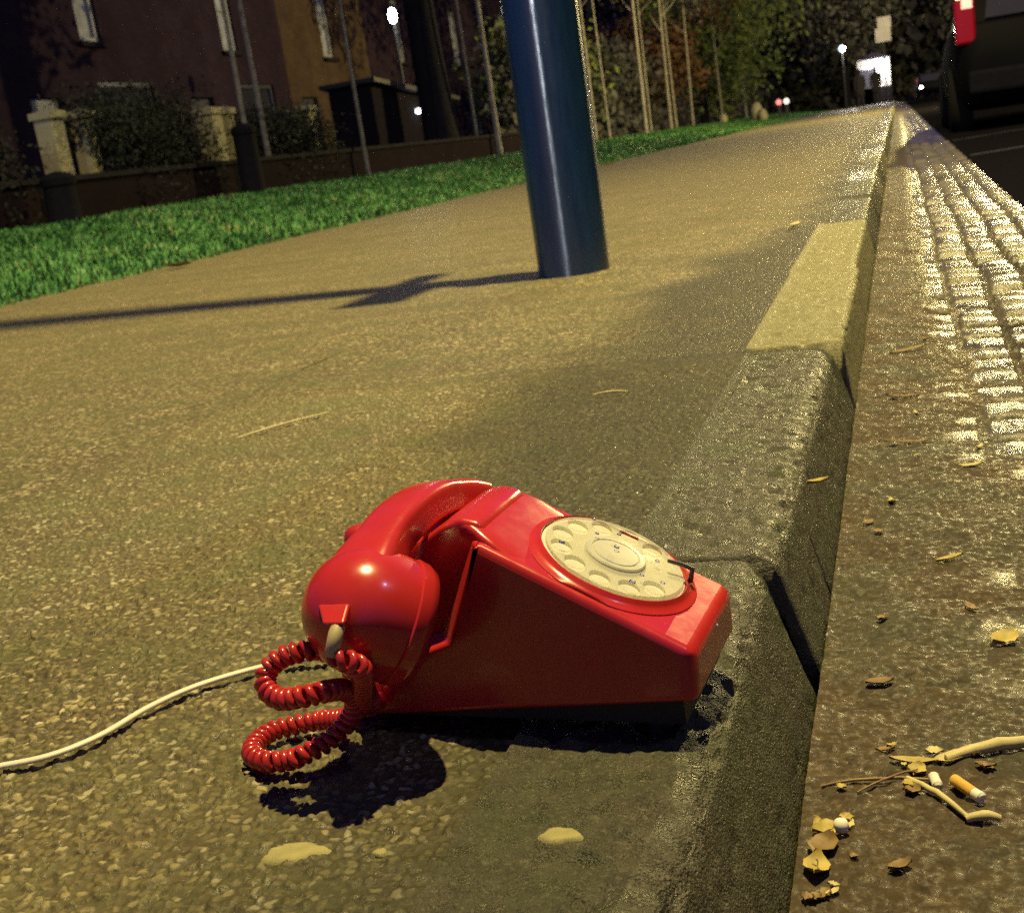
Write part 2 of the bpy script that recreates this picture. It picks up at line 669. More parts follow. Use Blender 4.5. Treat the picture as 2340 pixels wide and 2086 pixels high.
# near patch of pavement with real, proud aggregate
st = 0.0015
xs = np.arange(PX0, PX1 + 1e-6, st)
ys = np.arange(PY0, PY1 + 1e-6, st)
Xg, Yg = np.meshgrid(xs, ys, indexing='ij')
wx = (fbm(Xg * 210, Yg * 210, 3, 5) - .5) * .0055
wy = (fbm(Xg * 210, Yg * 210, 3, 15) - .5) * .0055
d1, d2, rid, vx, vy = chips(Xg + wx, Yg + wy, 0.0066, 3)
gap = np.clip(d1 / np.maximum(d2, 1e-3), 0, 1)
hh = _hash(np.floor(rid * 9999), np.floor(rid * 777), 9)
h1 = (.0002 + .0030 * hh ** 1.4) * (1 - np.clip((gap - .45) / .5, 0, 1) ** 1.3)
tl_a = _hash(np.floor(rid * 5555), np.floor(rid * 333), 21) - .5
tl_b = _hash(np.floor(rid * 4444), np.floor(rid * 222), 22) - .5
h1 = h1 + (vx * tl_a + vy * tl_b) * .0042 * np.clip((.85 - gap) / .3, 0, 1)
e1, e2, rid2, _, _ = chips(Xg, Yg, 0.0036, 31)
h1 = h1 + .0006 * (1 - np.clip(e1 / np.maximum(e2, 1e-3), 0, 1))
damp = damp_mask(Xg, Yg)
h1 = h1 * (1 - .45 * damp) - .0016
und = (fbm(Xg * 7, Yg * 7, 3, 77) - .5) * .004
fade = np.minimum(np.minimum((Xg - PX0) / .05, (PY1 - Yg) / .08), 1).clip(0, 1)
Zg = (h1 + und) * fade - .001
pv = np_mesh('pavement', np.stack([Xg, Yg, Zg], -1).reshape(-1, 3), grid_quads(*Xg.shape), M_pave_near, None, True,
             {'chip': rid, 'gap': gap, 'damp': damp})
pv['kind'] = 'structure'


def sheet(name, x0, x1, y0, y1, nx, ny, mat, zf=None, ygeo=False, kind='structure', damp=False, attrs=None):
    xs = np.linspace(x0, x1, nx)
    ys = np.geomspace(y0 + 10, y1 + 10, ny) - 10 if ygeo else np.linspace(y0, y1, ny)
    X, Y = np.meshgrid(xs, ys, indexing='ij')
    Z = zf(X, Y) if zf else np.zeros_like(X)
    at = {}
    if damp:
        at['damp'] = damp_mask(X, Y)
    o = np_mesh(name, np.stack([X, Y, Z], -1).reshape(-1, 3), grid_quads(nx, ny), mat, None, True, at)
    o['kind'] = kind
    return o


zp = lambda X, Y: (fbm(X * 3, Y * 3, 3, 5) - .5) * .006 * np.clip((Y - PY1) / .3, 0, 1) - .001
sheet('pavement', PX0, PX1, PY1, 12, 40, 420, M_pave, zp, damp=True)
sheet('pavement', PX0, PX1, 12, 110, 8, 200, M_pave, lambda X, Y: X * 0 - .001, damp=True)
sheet('pavement', -3.9, PX0, PY0, 110, 30, 500, M_pave, lambda X, Y: X * 0 - .001, damp=True)
sheet('pavement', -3.9, PX1, -14, PY0, 12, 30, M_pave, lambda X, Y: X * 0 - .001, damp=True)


def bank_z(X, Y):
    t = np.clip((-3.55 - X) / 3.6, 0, 1)
    t = t * t * (3 - 2 * t)
    return .005 + .27 * t + .02 * (fbm(X * 1.3, Y * 1.3, 3, 8) - .5) * np.clip((-3.6 - X) / .4, 0, 1) - .03 * np.clip((X + 3.75) / .2, 0, 1)


sheet('grass_bank', -7.9, -3.55, -14, 110, 30, 260, M_turf, bank_z)
sheet('garden_ground', -60, -7.9, -14, 130, 20, 30, M_earth, lambda X, Y: X * 0 + .272)

# grass blades -------------------------------------------------------
def blades(n, y0, y1, seed):
    g = np.random.default_rng(seed)
    x = -3.50 - g.random(n) ** .9 * 4.0
    u = g.random(n)
    y = y0 * (y1 / y0) ** u
    e = (fbm(x * 0, y * 1.2, 3, 61) - .5) * .5
    keep = x < -3.58 - e * .6
    x, y = x[keep], y[keep]
    m = len(x)
    cl = fbm(x * 2.2, y * 2.2, 3, 62)
    hgt = (.018 + .045 * g.random(m) ** 2 + .05 * np.clip(cl - .4, 0, 1)) * np.clip((-3.5 - x) / .25, .35, 1)
    wd = .004 + .00045 * y
    a = g.random(m) * 2 * np.pi
    lean = .3 + .9 * g.random(m)
    z = bank_z(x, y)
    dx, dy = np.cos(a), np.sin(a)
    p0 = np.stack([x - dy * wd, y + dx * wd, z - .005], -1)
    p1 = np.stack([x + dy * wd, y - dx * wd, z - .005], -1)
    md = np.stack([x + dx * hgt * lean * .35, y + dy * hgt * lean * .35, z + hgt * .65], -1)
    p2 = md + np.stack([dy * wd * .7, -dx * wd * .7, wd * 0], -1)
    p3 = md - np.stack([dy * wd * .7, -dx * wd * .7, wd * 0], -1)
    p4 = np.stack([x + dx * hgt * lean, y + dy * hgt * lean, z + hgt], -1)
    co = np.stack([p0, p1, p2, p3, p4], 1).reshape(-1, 3)
    i = np.arange(m)[:, None] * 5
    tri = np.concatenate([i + [0, 1, 2], i + [0, 2, 3], i + [3, 2, 4]], 0)
    sh = np.repeat(np.clip(.12 + .5 * g.random(m) + 1.5 * (cl - .5) + (g.random(m) > .97) * .5, 0, 1), 5)
    return co, tri, sh


co, tri, sh = blades(130000, 2.6, 75, 4)
gr = np_mesh('grass', co, tri, M_grass, None, False, {'shade': sh})
tag(gr, 'short green grass on the low bank beyond the pavement', 'grass', None, 'stuff')

# kerb stones ----------------------------------------------------------
def kerb_profile(n_top, n_round, n_face, arris=-.03, r=.010):
    """flat top, small rounded arris, battered face, short upright foot"""
    p = [(-.128 + t * (arris - r * .7 + .128), 0.0) for t in np.linspace(0, 1, n_top)]
    bx, bz = .017, -.098
    th = math.atan2(-bz, bx - arris)          # slope of the battered face
    tl = r * math.tan(th / 2)
    p[-1] = (arris - tl, 0.0)
    for a in np.linspace(0, th, n_round)[1:]:
        p.append((arris - tl + r * math.sin(a), -r + r * math.cos(a)))
    x0, z0 = p[-1]
    for t in np.linspace(0, 1, n_face)[1:]:
        p.append((x0 + t * (bx - x0), z0 + t * (bz - z0)))
    for t in np.linspace(0, 1, max(2, n_face // 2))[1:]:
        p.append((bx + .004 * t, bz - t * .04))
    return np.array(p)


def kerb_stone(y0, y1, mat, fine, seed, dz=0, dx=0, round_end=0.0, arris=-.012):
    if fine:
        pr = kerb_profile(38, 16, 24, arris, .026 if y0 < 1.5 else .012)
        ny = int((y1 - y0) / .0035)
    else:
        pr = kerb_profile(4, 4, 3, arris)
        ny = 8
    ys = np.linspace(y0 + .0022, y1 - .0022, ny)
    PX, YY = np.meshgrid(pr[:, 0], ys, indexing='ij')
    PZ = np.repeat(pr[:, 1][:, None], ny, 1)
    s = np.concatenate([[0], np.cumsum(np.hypot(*np.diff(pr, axis=0).T))])
    SS = np.repeat(s[:, None], ny, 1)
    tx = np.gradient(pr[:, 0])
    tz = np.gradient(pr[:, 1])
    l = np.hypot(tx, tz)
    nx_, nz_ = -tz / l, tx / l
    disp = np.zeros_like(PX)
    if fine:
        disp = (fbm(SS * 18 + seed, YY * 18, 4, seed) - .5) * .0055 + (fbm(SS * 190, YY * 190, 3, seed + 5) - .5) * .0032
        pit = np.clip(fbm(SS * 60, YY * 60, 2, seed + 9) - .64, 0, 1) * -.014
        disp = disp + pit
        disp = disp * np.where(PZ < -.012, .45, 1.0)
        disp *= np.clip(1 - SS / .02, 0, 1) * -.9 + 1
        disp = disp + .002 * np.clip(1 - SS / .02, 0, 1)
    elif y0 < 9:
        disp = (fbm(SS * 22 + seed, YY * 6, 3, seed) - .5) * .012
    de = np.minimum(YY - y0, y1 - YY)
    re = .007
    disp = disp - np.where(de < re, re - np.sqrt(np.maximum(re * re - (re - np.clip(de, 0, re)) ** 2, 0)), 0) * .7
    if round_end:
        q = np.clip((YY - (y1 - round_end)) / round_end, 0, 1) * np.clip((PX + .06) / .08, 0, 1)
        PX = PX - .016 * q ** 2 * (1)
        PZ = PZ - .006 * q ** 2
    X = PX + disp * np.abs(nx_[:, None]) + dx
    Z = PZ + disp * np.abs(nz_[:, None]) + dz - .001
    # close the two ends with a skirt turned down into the bed
    X = np.concatenate([X[:, :1] * .97 - .0015, X, X[:, -1:] * .97 - .0015], 1)
    YY = np.concatenate([YY[:, :1], YY, YY[:, -1:]], 1)
    Z = np.concatenate([np.minimum(Z[:, :1] - .03, -.05), Z, np.minimum(Z[:, -1:] - .03, -.05)], 1)
    PX = X
    q = grid_quads(*PX.shape)
    o = np_mesh('kerb_stone', np.stack([X, YY, Z], -1).reshape(-1, 3), q, mat, None, True)
    o['kind'] = 'structure'
    return o


kerb_stone(.28, .885, M_kerb[0], True, 11, 0, -.001, .05, -.017)
kerb_stone(-1.0, .28, M_kerb[0], False, 12, 0, 0, 0, -.017)
kerb_stone(.885, 1.742, M_kerb[0], True, 13, -.001, .001, 0, -.012)
kerb_stone(1.742, 2.562, M_kerb[1], True, 14, .003, 0, 0, .006)
kerb_stone(2.562, 3.60, M_kerb[1], True, 15, .003, -.004, 0, .002)
y = 3.60
k = 0
pat = [0, 0, 3, 0, 3, 3, 0, 3, 3, 3]
while y < 105:
    L = .88 + .1 * random.random()
    kerb_stone(y, y + L, M_kerb[pat[k % 10] if k < 60 else 2], False, 20 + k, random.uniform(-.004, .004), random.uniform(-.004, .004))
    y += L
    k += 1
# bedding strip under the kerb stones so that the joints read dark
kb = MB()
kb.box((-.092, 52, -.079), (.072, 106, .14))
kb.box((-.034, 52, -.105), (.044, 106, .09))
kb.build('kerb_bed', M_earth)['kind'] = 'structure'

# gutter channel of setts ------------------------------------------------
def silt(X, Y):
    """silt level over the setts: highest next to the kerb and close by"""
    l = .0235 - .030 * np.clip((X - .12) / .12, 0, 1) * np.clip((Y - .6) / 1.9, .10, 1) - .010 * np.clip((Y - 2.2) / 1.6, 0, 1) * np.clip((X - .10) / .1, 0, 1)
    return l + (fbm(X * 11, Y * 11, 4, 96) - .5) * .016 + .004 * (fbm(X * 150, Y * 150, 2, 97) - .5)


def channel(x0, x1, y0, y1, sx, sy):
    xs = np.arange(x0, x1 + 1e-6, sx)
    ys = np.arange(y0, y1 + 1e-6, sy)
    X, Y = np.meshgrid(xs, ys, indexing='ij')
    ww, ll = .078, .098
    col = np.floor((X - .02 + (fbm(X * 3, Y * 3, 2, 90) - .5) * .02) / ww)
    off = _hash(col, col * 0, 91) * ll
    yy = Y + off + (fbm(X * 9, Y * 9, 2, 92) - .5) * .03
    row = np.floor(yy / ll)
    u = ((X - .02 + (fbm(X * 3, Y * 3, 2, 90) - .5) * .02) / ww - col) * 2 - 1
    v = (yy / ll - row) * 2 - 1
    r = _hash(row, col, 93)
    r2 = _hash(row, col, 98)
    ju = np.clip((.965 - np.abs(u)) / .16, 0, 1)
    jv = np.clip((.92 - np.abs(v)) / .34, 0, 1)
    ju = ju * ju * (3 - 2 * ju)
    jv = jv * jv * (3 - 2 * jv)
    h = .018 * np.minimum(ju, jv) - .0035 * u * u - .0085 * v * v + (r - .5) * .009 + v * (r2 - .5) * .011 + u * (_hash(row, col, 99) - .5) * .004
    h = h + (fbm(X * 50, Y * 50, 3, 94) - .5) * .0045
    # silt level: highest next to the kerb and close by
    lvl = silt(X, Y)
    Z = np.maximum(h, lvl)
    dirt = np.clip((lvl - h) / .003 + .5, 0, 1)
    return np.stack([X, Y, Z - .112], -1).reshape(-1, 3), grid_quads(*X.shape), r, dirt


for (a, b_, sx, sy) in ((.30, 2.4, .0028, .0030), (2.4, 5.2, .005, .007), (5.2, 11, .008, .016), (11, 80, .04, .12), (-6, .30, .03, .06)):
    co, q, r, dr = channel(.018, .468, a, b_, sx, sy)
    o = np_mesh('gutter', co, q, M_sett, None, True, {'chip': r, 'dirt': dr})
    o['kind'] = 'structure'

sheet('road', .455, 8.6, -14, 110, 20, 120, M_road, lambda X, Y: -.100 + .05 * np.clip((X - .46) / 3.5, 0, 1) - .05 * np.clip((X - 4.5) / 4, 0, 1))
sheet('far_pavement', 8.6, 30, -14, 110, 8, 30, M_earth, lambda X, Y: X * 0 + .0)

# worn pale bay lines on the road
rm = MB()
for yy in (8.15, 10.75):
    pts = []
    for i in range(13):
        x = .50 + i * .15
        w = .035 + .012 * random.random()
        z = -.0955 + .05 * min(1, (x - .46) / 3.5)
        pts += [(x, yy + .38 * (x - .5) - w, z), (x, yy + .38 * (x - .5) + w, z)]
    rm.add(pts, [(2 * i, 2 * i + 2, 2 * i + 3, 2 * i + 1) for i in range(12)])
rm.build('road_marking', simple('worn_line_paint', (.035, .035, .04), .7, 0, .6, 14))['kind'] = 'structure'

# ================================================================== TELEPHONE
PH = thing('telephone', 'red rotary dial telephone with its handset on, standing on the kerb edge', 'telephone', (0, 0, 0))
yaw, pit, rol = -.0742, -.0792, -.007
PR = Matrix.Rotation(yaw, 4, 'Z') @ Matrix.Rotation(pit, 4, 'Y') @ Matrix.Rotation(rol, 4, 'X')
PH.matrix_world = Matrix.Translation((-.1299, .6546, 0)) @ PR
SH = -.11   # side-profile coordinate a is measured from the rear edge


def hw(z):
    return float(np.interp(z, [.0, .0141, .0415, .1125], [.0535, .0531, .0499, .0467]))


prof = [(.004, .0141), (.2238, .0141), (.2267, .0415), (.1144, .1125), (.1075, .1128), (.0765, .0594), (.058, .054), (.006, .05)]
# side face (with the ridge set forward) and an inner loop: the strip between them is the lit rib of the ridge
prof_o = list(prof)
prof_o[4] = (.1128, .1120)
prof_o[5] = (.0835, .0560)
prof_o[6] = (.062, .0505)
n = len(prof)
vs, fs = [], []
for sd_ in (-1, 1):
    for ins, pf in ((0, prof_o), (.0085, prof)):
        for q, (a, z) in enumerate(pf):
            in_ = ins * (1.0 if q in (4, 5) else 1.7)
            vs.append((a + SH, sd_ * (hw(z) - in_ - (.0008 if a > .2 else 0)), z))
for b_ in (0, 2 * n):
    fs.append(tuple(b_ + q for q in (range(n - 1, -1, -1) if b_ == 0 else range(n))))
    fs += [(b_ + q, b_ + (q + 1) % n, b_ + n + (q + 1) % n, b_ + n + q) for q in range(n)]
fs += [(n + q, n + (q + 1) % n, 3 * n + (q + 1) % n, 3 * n + q) for q in range(n)]
body = mesh_obj('body', vs, fs, M_red, PH)
bm = bmesh.new()
bm.from_mesh(body.data)
bmesh.ops.recalc_face_normals(bm, faces=bm.faces)
bm.to_mesh(body.data)
bm.free()
at = body.data.attributes.new('bevel_weight_edge', 'FLOAT', 'EDGE')
for e in body.data.edges:
    a, b2 = e.vertices
    la, lb = a // n, b2 // n
    i, j = a % n, b2 % n
    w = 0.0
    if la == lb and la in (0, 2):        # outline of the side face
        w = .5
        if {i, j} == {4, 5}:
            w = .25
        if {i, j} == {1, 2}:
            w = .9
        if {i, j} in ({3, 4}, {5, 6}):
            w = .2
    elif la == lb:
        if {i, j} in ({4, 5}, {5, 6}):
            w = .25
    elif i == j:                         # edges running across
        w = {1: .3, 2: .6, 3: .3, 4: .15, 5: .2, 6: .15, 7: .3, 0: .2}[i]
    at.data[e.index].value = w
bevel(body, .0095, 6, 20, True)
body.modifiers['bevel'].use_clamp_overlap = False
smooth_angle(body, 60)


def extr(name, pr, half, mat, parent, bw=.003, seg=3):
    m = len(pr)
    v = [(a + SH, s * half, z) for s in (-1, 1) for a, z in pr]
    f = [tuple(range(m - 1, -1, -1)), tuple(range(m, 2 * m))] + [(i, (i + 1) % m, m + (i + 1) % m, m + i) for i in range(m)]
    o = mesh_obj(name, v, f, mat, parent)
    b = bmesh.new()
    b.from_mesh(o.data)
    bmesh.ops.recalc_face_normals(b, faces=b.faces)
    b.to_mesh(o.data)
    b.free()
    bevel(o, bw, seg)
    return smooth_angle(o, 60)


extr('cradle', [(.012, .045), (.10, .045), (.118, .108), (.112, .1215), (.100, .1255), (.086, .1215), (.0715, .114), (.066, .103),
                (.040, .098), (.034, .103), (.024, .106), (.014, .102), (.010, .094)], .0345, M_red, PH, .0035, 4)
for sg in (-1, 1):
    q = MB()
    q.lathe([(.0115, -.03), (.0105, .010), (.0085, .0150), (.004, .0172), (0, .0175)], 20, Matrix.Translation((.027 + SH, sg * .0235, .108)) @ Matrix.Diagonal((1, .85, 1, 1)))
    q.build('prong', M_red, PH, 60)
# smooth neck running from the dial panel up to the cradle crown
def pz(a):
    return float(np.interp(a, [.1144, .2267], [.1125, .0415]))


stn = [(.150, .0440, pz(.150) - .003), (.139, .0438, pz(.139) + .0002), (.130, .0436, pz(.130) + .0014), (.122, .0430, pz(.122) + .0036), (.1155, .0412, .1165),
       (.110, .0385, .1203), (.105, .0360, .1232), (.100, .0348, .1252), (.095, .0342, .1256), (.090, .034, .1240), (.085, .034, .1205)]
v, f = [], []
K = 24
for a, w_, zt in stn:
    zb_ = zt - .030
    for k in range(K):
        t = 2 * math.pi * k / K
        c_, s_ = math.cos(t), math.sin(t)
        v.append((a + SH, math.copysign(abs(c_) ** .28, c_) * w_, (zt + zb_) / 2 + math.copysign(abs(s_) ** .22, s_) * .015))
for i in range(len(stn) - 1):
    for k in range(K):
        f.append((i * K + k, i * K + (k + 1) % K, (i + 1) * K + (k + 1) % K, (i + 1) * K + k))
f += [tuple(range(K)), tuple((len(stn) - 1) * K + k for k in range(K - 1, -1, -1))]
MB().add(v, f).build('neck', M_red, PH, 60)
# black base with feet: reaches the ground under the tilted body
Pw = PH.matrix_world
Pi = Pw.inverted()
bmv = []
for (a, bq) in ((.014, -.046), (.214, -.044), (.214, .044), (.014, .046)):
    top = Vector((a + SH, bq, .0150))
    w = Pw @ top
    bmv += [top, Pi @ Vector((w.x, w.y, .0065))]
b0 = MB()
b0.add(bmv, [(0, 2, 4, 6), (1, 7, 5, 3), (0, 1, 3, 2), (2, 3, 5, 4), (4, 5, 7, 6), (6, 7, 1, 0)])
b0.build('base_plate', M_base, PH)
for a, bq in ((.03, -.034), (.03, .034), (.196, -.034), (.196, .034)):
    w = Pw @ Vector((a + SH, bq, .012))
    f0 = MB()
    f0.tube([Pi @ Vector((w.x, w.y, .0068)), Pi @ Vector((w.x, w.y, -.002))], [.008, .007], 14)
    f0.build('foot', M_base, PH, 40)

# dial
dv = Vector((.2267 - .1144, 0, .0415 - .1125)).normalized()
nv = Vector((-dv.z, 0, dv.x))
bv = nv.cross(dv)
dc = Vector((.1144 + SH, .006, .1125)) + dv * .0666 - nv * .0045
DM = Matrix((( dv.x, bv.x, nv.x, dc.x), (dv.y, bv.y, nv.y, dc.y), (dv.z, bv.z, nv.z, dc.z), (0, 0, 0, 1)))
c0 = MB()
c0.lathe([(.0, -.006), (.0530, -.006), (.0530, .0040), (.0522, .0052), (.0505, .0058), (.0485, .0064), (.0468, .0076), (.0458, .0092), (.0452, .0096), (.0448, .0090), (.0446, .005), (.0, .005)], 72, DM)
col = c0.build('dial_collar', M_red, PH, 35)
# trim so it never overhangs the side of the wedge
for v in col.data.vertices:
    lim = hw(v.co.z) - .0045
    if abs(v.co.y) > lim:
        v.co.y = math.copysign(lim, v.co.y)
dp = MB()
dp.lathe([(.0, .0052), (.0442, .0052), (.0442, .0075), (.043, .0080), (.0, .0080)], 64, DM)
dplate = dp.build('number_plate', M_dialplate, PH, 35)
ang = [R(62 + 30 * i) for i in range(10)]
# clear finger plate with ten holes
def finger_plate():
    bm = bmesh.new()
    seg = 72
    outer = [Vector((.0425 * math.cos(2 * math.pi * k / seg), .0425 * math.sin(2 * math.pi * k / seg), 0)) for k in range(seg)]
    vo = [bm.verts.new(p) for p in outer]
    edges = [bm.edges.new((vo[k], vo[(k + 1) % seg])) for k in range(seg)]
    for a in ang:
        cx, cy = .0335 * math.cos(a), .0335 * math.sin(a)
        vh = [bm.verts.new((cx + .0064 * math.cos(2 * math.pi * k / 20), cy + .0064 * math.sin(2 * math.pi * k / 20), 0)) for k in range(20)]
        edges += [bm.edges.new((vh[k], vh[(k + 1) % 20])) for k in range(20)]
    bmesh.ops.triangle_fill(bm, use_beauty=True, use_dissolve=False, edges=edges)
    r = bmesh.ops.extrude_face_region(bm, geom=list(bm.faces))
    for v in [g for g in r['geom'] if isinstance(g, bmesh.types.BMVert)]:
        v.co.z += .0016
    bmesh.ops.recalc_face_normals(bm, faces=bm.faces)
    bm.transform(DM @ Matrix.Translation((0, 0, .0088)))
    me = bpy.data.meshes.new('finger_plate')
    bm.to_mesh(me)
    bm.free()
    me.materials.append(M_clear)
    return link(bpy.data.objects.new('finger_plate', me), PH)


fp = finger_plate()
bevel(fp, .0005, 2, 50)
hub = MB()
hub.lathe([(.0, .0082), (.0185, .0082), (.0186, .0112), (.0178, .0120), (.0150, .0122), (.0146, .0116), (.0140, .0116), (.0136, .0122), (.0, .0126)], 48, DM)
hub.build('dial_hub', simple('dial_hub_plastic', (.54, .53, .42), .25, 0, .1, 60), fp, 35)
fsb = MB()
fa = R(20)
fsb.tube([DM @ Vector((.0475 * math.cos(fa), .0475 * math.sin(fa), .008)), DM @ Vector((.0455 * math.cos(fa), .0455 * math.sin(fa), .0165)),
          DM @ Vector((.039 * math.cos(fa), .039 * math.sin(fa), .0172)), DM @ Vector((.030 * math.cos(fa), .030 * math.sin(fa), .0168))], [.0016, .0016, .0015, .0011], 8)
fsb.build('finger_stop', M_steel, PH, 40)

# handset ------------------------------------------------------------------
def sweep(path, wid, hei, expo=2.6, seg=20):
    """rounded-rectangle section swept along a path (a,b,z); width along a, height perpendicular"""
    P = [Vector(p) for p in path]
    v, f = [], []
    for i, p in enumerate(P):
        t = (P[min(i + 1, len(P) - 1)] - P[max(i - 1, 0)]).normalized()
        u = Vector((1, 0, 0))
        u = (u - t * u.dot(t)).normalized()
        w = t.cross(u)
        if w.z < 0:
            w = -w
        for k in range(seg):
            a = 2 * math.pi * k / seg
            ca, sa = math.cos(a), math.sin(a)
            x = math.copysign(abs(ca) ** (2 / expo), ca) * wid[i] / 2
            y = math.copysign(abs(sa) ** (2 / expo), sa) * hei[i] / 2
            v.append(p + u * x + w * y)
    for i in range(len(P) - 1):
        for k in range(seg):
            k2 = (k + 1) % seg
            f.append((i * seg + k, i * seg + k2, (i + 1) * seg + k2, (i + 1) * seg + k))
    f.append(tuple(range(seg)))
    f.append(tuple((len(P) - 1) * seg + k for k in range(seg - 1, -1, -1)))
    return v, f


HS = bpy.data.objects.new('handset', None)
link(HS, PH)
hb = []
tt = np.linspace(-1, 1, 25)
for t in tt:
    hb.append((.0630 + SH - .003 * t * t, -.0155 + t * .0705, .1290 - .0195 * abs(t) ** 2.2))
wd = [.032 + .012 * max(0, abs(t) - .6) / .4 for t in tt]
hd = [.0225 + .008 * max(0, abs(t) - .6) / .4 for t in tt]
v, f = sweep(hb, wd, hd, 4.2, 28)
ha = MB().add(v, f).build('handle', M_red, HS, 60)


def cup(sign, name):
    ax = Vector((.66, -.50 * sign, -.56)).normalized()
    u = Vector((0, 1, 0))
    u = (u - ax * u.dot(ax)).normalized()
    w = ax.cross(u)
    c = Vector((.060 + SH, -.086, .0925)) if sign < 0 else Vector((.058 + SH, .055, .086))
    M = Matrix(((u.x, w.x, ax.x, c.x), (u.y, w.y, ax.y, c.y), (u.z, w.z, ax.z, c.z), (0, 0, 0, 1)))
    o = MB()
    pr = [(0, -.0370)] + [(.0360 * math.sin(R(q)), -.0370 * math.cos(R(q))) for q in range(8, 91, 6)] + [(.0359, .004), (.0354, .012), (.0348, .0168)]
    o.lathe(pr, 56, M)
    cp = o.build(name, M_red, HS, 50)
    o = MB()
    o.lathe([(.0340, .0166), (.0346, .0170), (.0358, .0182), (.0350, .0235), (.0322, .0285), (.027, .0300), (.0, .0290)], 56, M)
    o.build('cap', M_red, cp, 50)
    return cp


mp = cup(-1, 'mouthpiece')
ep = cup(1, 'earpiece')
# cord entry: little flat plate and beige boot
pl = MB()
pp = [Vector(p) for p in ((-.0600, -.1175, .1108), (-.0400, -.1175, .1098), (-.0385, -.1300, .1031), (-.0515, -.1300, .1038))]
pm = sum(pp, Vector()) / 4
back = [pm + (p - pm) * .72 + Vector((-.001, .012, -.010)) for p in pp]
pl.add(pp + back, [(0, 1, 2, 3), (7, 6, 5, 4), (0, 4, 5, 1), (1, 5, 6, 2), (2, 6, 7, 3), (3, 7, 4, 0)])
bevel(pl.build('cord_clamp', M_red, mp), .0016, 3)
bt = MB()
bt.tube([(-.0452, -.1240, .1010), (-.0440, -.1310, .0985), (-.0450, -.1335, .0940), (-.0475, -.1340, .0888), (-.0490, -.1340, .0860)], [.0036, .0040, .0040, .0037, .0026], 14)
bt.build('boot', M_beige, mp, 50)

# coiled handset cord (helix along a wandering path)
cpath = [(-.0480, -.1340, .0875), (-.0465, -.1345, .0858), (-.0410, -.132, .0835), (-.0385, -.126, .0770), (-.0460, -.114, .0670), (-.0590, -.098, .0520), (-.0750, -.080, .0340),
         (-0.0969, -0.0688, 0.0215), (-0.1147, -0.0641, 0.0187), (-0.1304, -0.0702, 0.0189), (-0.1413, -0.0791, 0.0197), (-0.1429, -0.0941, 0.0197),
         (-0.1365, -0.1072, 0.0191), (-0.1222, -0.1133, 0.0179), (-0.1107, -0.1105, 0.0171), (-0.1015, -0.1087, 0.0190), (-.0905, -.098, .0215),
         (-.0790, -.087, .0300), (-.0710, -.090, .0430), (-.0670, -.103, .0545), (-.0650, -.118, .0615), (-.0680, -.1285, .0645), (-0.0763, -0.1315, 0.0646), (-0.0893, -0.1300, 0.0632), (-0.1002, -0.125, 0.0669),
         (-0.1021, -0.119, 0.0744), (-0.0928, -0.115, 0.0809), (-0.0814, -0.111, 0.0818), (-0.0746, -0.102, 0.0780), (-0.070, -0.085, 0.060), (-.075, -.070, .035), (-.085, -.056, .022), (-.100, -.045, .020)]


def catmull(P, n):
    P = [Vector(p) for p in P]
    out = []
    for i in range(len(P) - 1):
        p0, p1, p2, p3 = P[max(i - 1, 0)], P[i], P[i + 1], P[min(i + 2, len(P) - 1)]
        for k in range(n):
            t = k / n
            out.append(.5 * ((2 * p1) + (p2 - p0) * t + (2 * p0 - 5 * p1 + 4 * p2 - p3) * t * t + (3 * p1 - p0 - 3 * p2 + p3) * t ** 3))
    out.append(P[-1])
    return out


cs = catmull(cpath, 20)
hel = []
up = Vector((0, 0, 1))
ph = 0.0
dist = 0
for i in range(len(cs) - 1):
    t = (cs[i + 1] - cs[i])
    L = t.length
    if L < 1e-7:
        continue
    t.normalize()
    u = (up - t * up.dot(t)).normalized()
    up = u
    w = t.cross(u)
    m = max(2, int(L / .00033))
    for k in range(m):
        fr = k / m
        ph = 2 * math.pi * (dist + L * fr) / .0053
        rr = .0041 * min(1, (dist + .001) / .006)
        hel.append(cs[i].lerp(cs[i + 1], fr) + (u * math.cos(ph) + w * math.sin(ph)) * rr)
    dist += L
cc = MB().tube(hel, .0023, 8).build('coiled_cord', M_red_dark, PH, 60)

# cream line cord lying on the pavement
lp = [(-0.42, -0.150, 0.0352), (-0.3183, -0.1353, 0.0273), (-0.3075, -0.1299, 0.0265), (-0.282, -0.1141, 0.0246), (-0.2658, -0.0868, 0.0235), (-0.2579, -0.046, 0.0232), (-0.242, -0.0121, 0.0221),
      (-0.2095, 0.0191, 0.0198), (-.17, .034, .018), (-.13, .030, .016), (-.103, .020, .022)]
ls = catmull(lp, 12)
v, f = [], []
for i, p in enumerate(ls):
    t = (ls[min(i + 1, len(ls) - 1)] - ls[max(i - 1, 0)]).normalized()
    u = t.cross(Vector((0, 0, 1))).normalized()
    for k in range(10):
        a = 2 * math.pi * k / 10
        v.append(p + u * .0030 * math.cos(a) + Vector((0, 0, .0019 * math.sin(a) + .0012)))
for i in range(len(ls) - 1):
    for k in range(10):
        f.append((i * 10 + k, i * 10 + (k + 1) % 10, (i + 1) * 10 + (k + 1) % 10, (i + 1) * 10 + k))
MB().add(v, f).build('line_cord', M_cord, PH, 80)

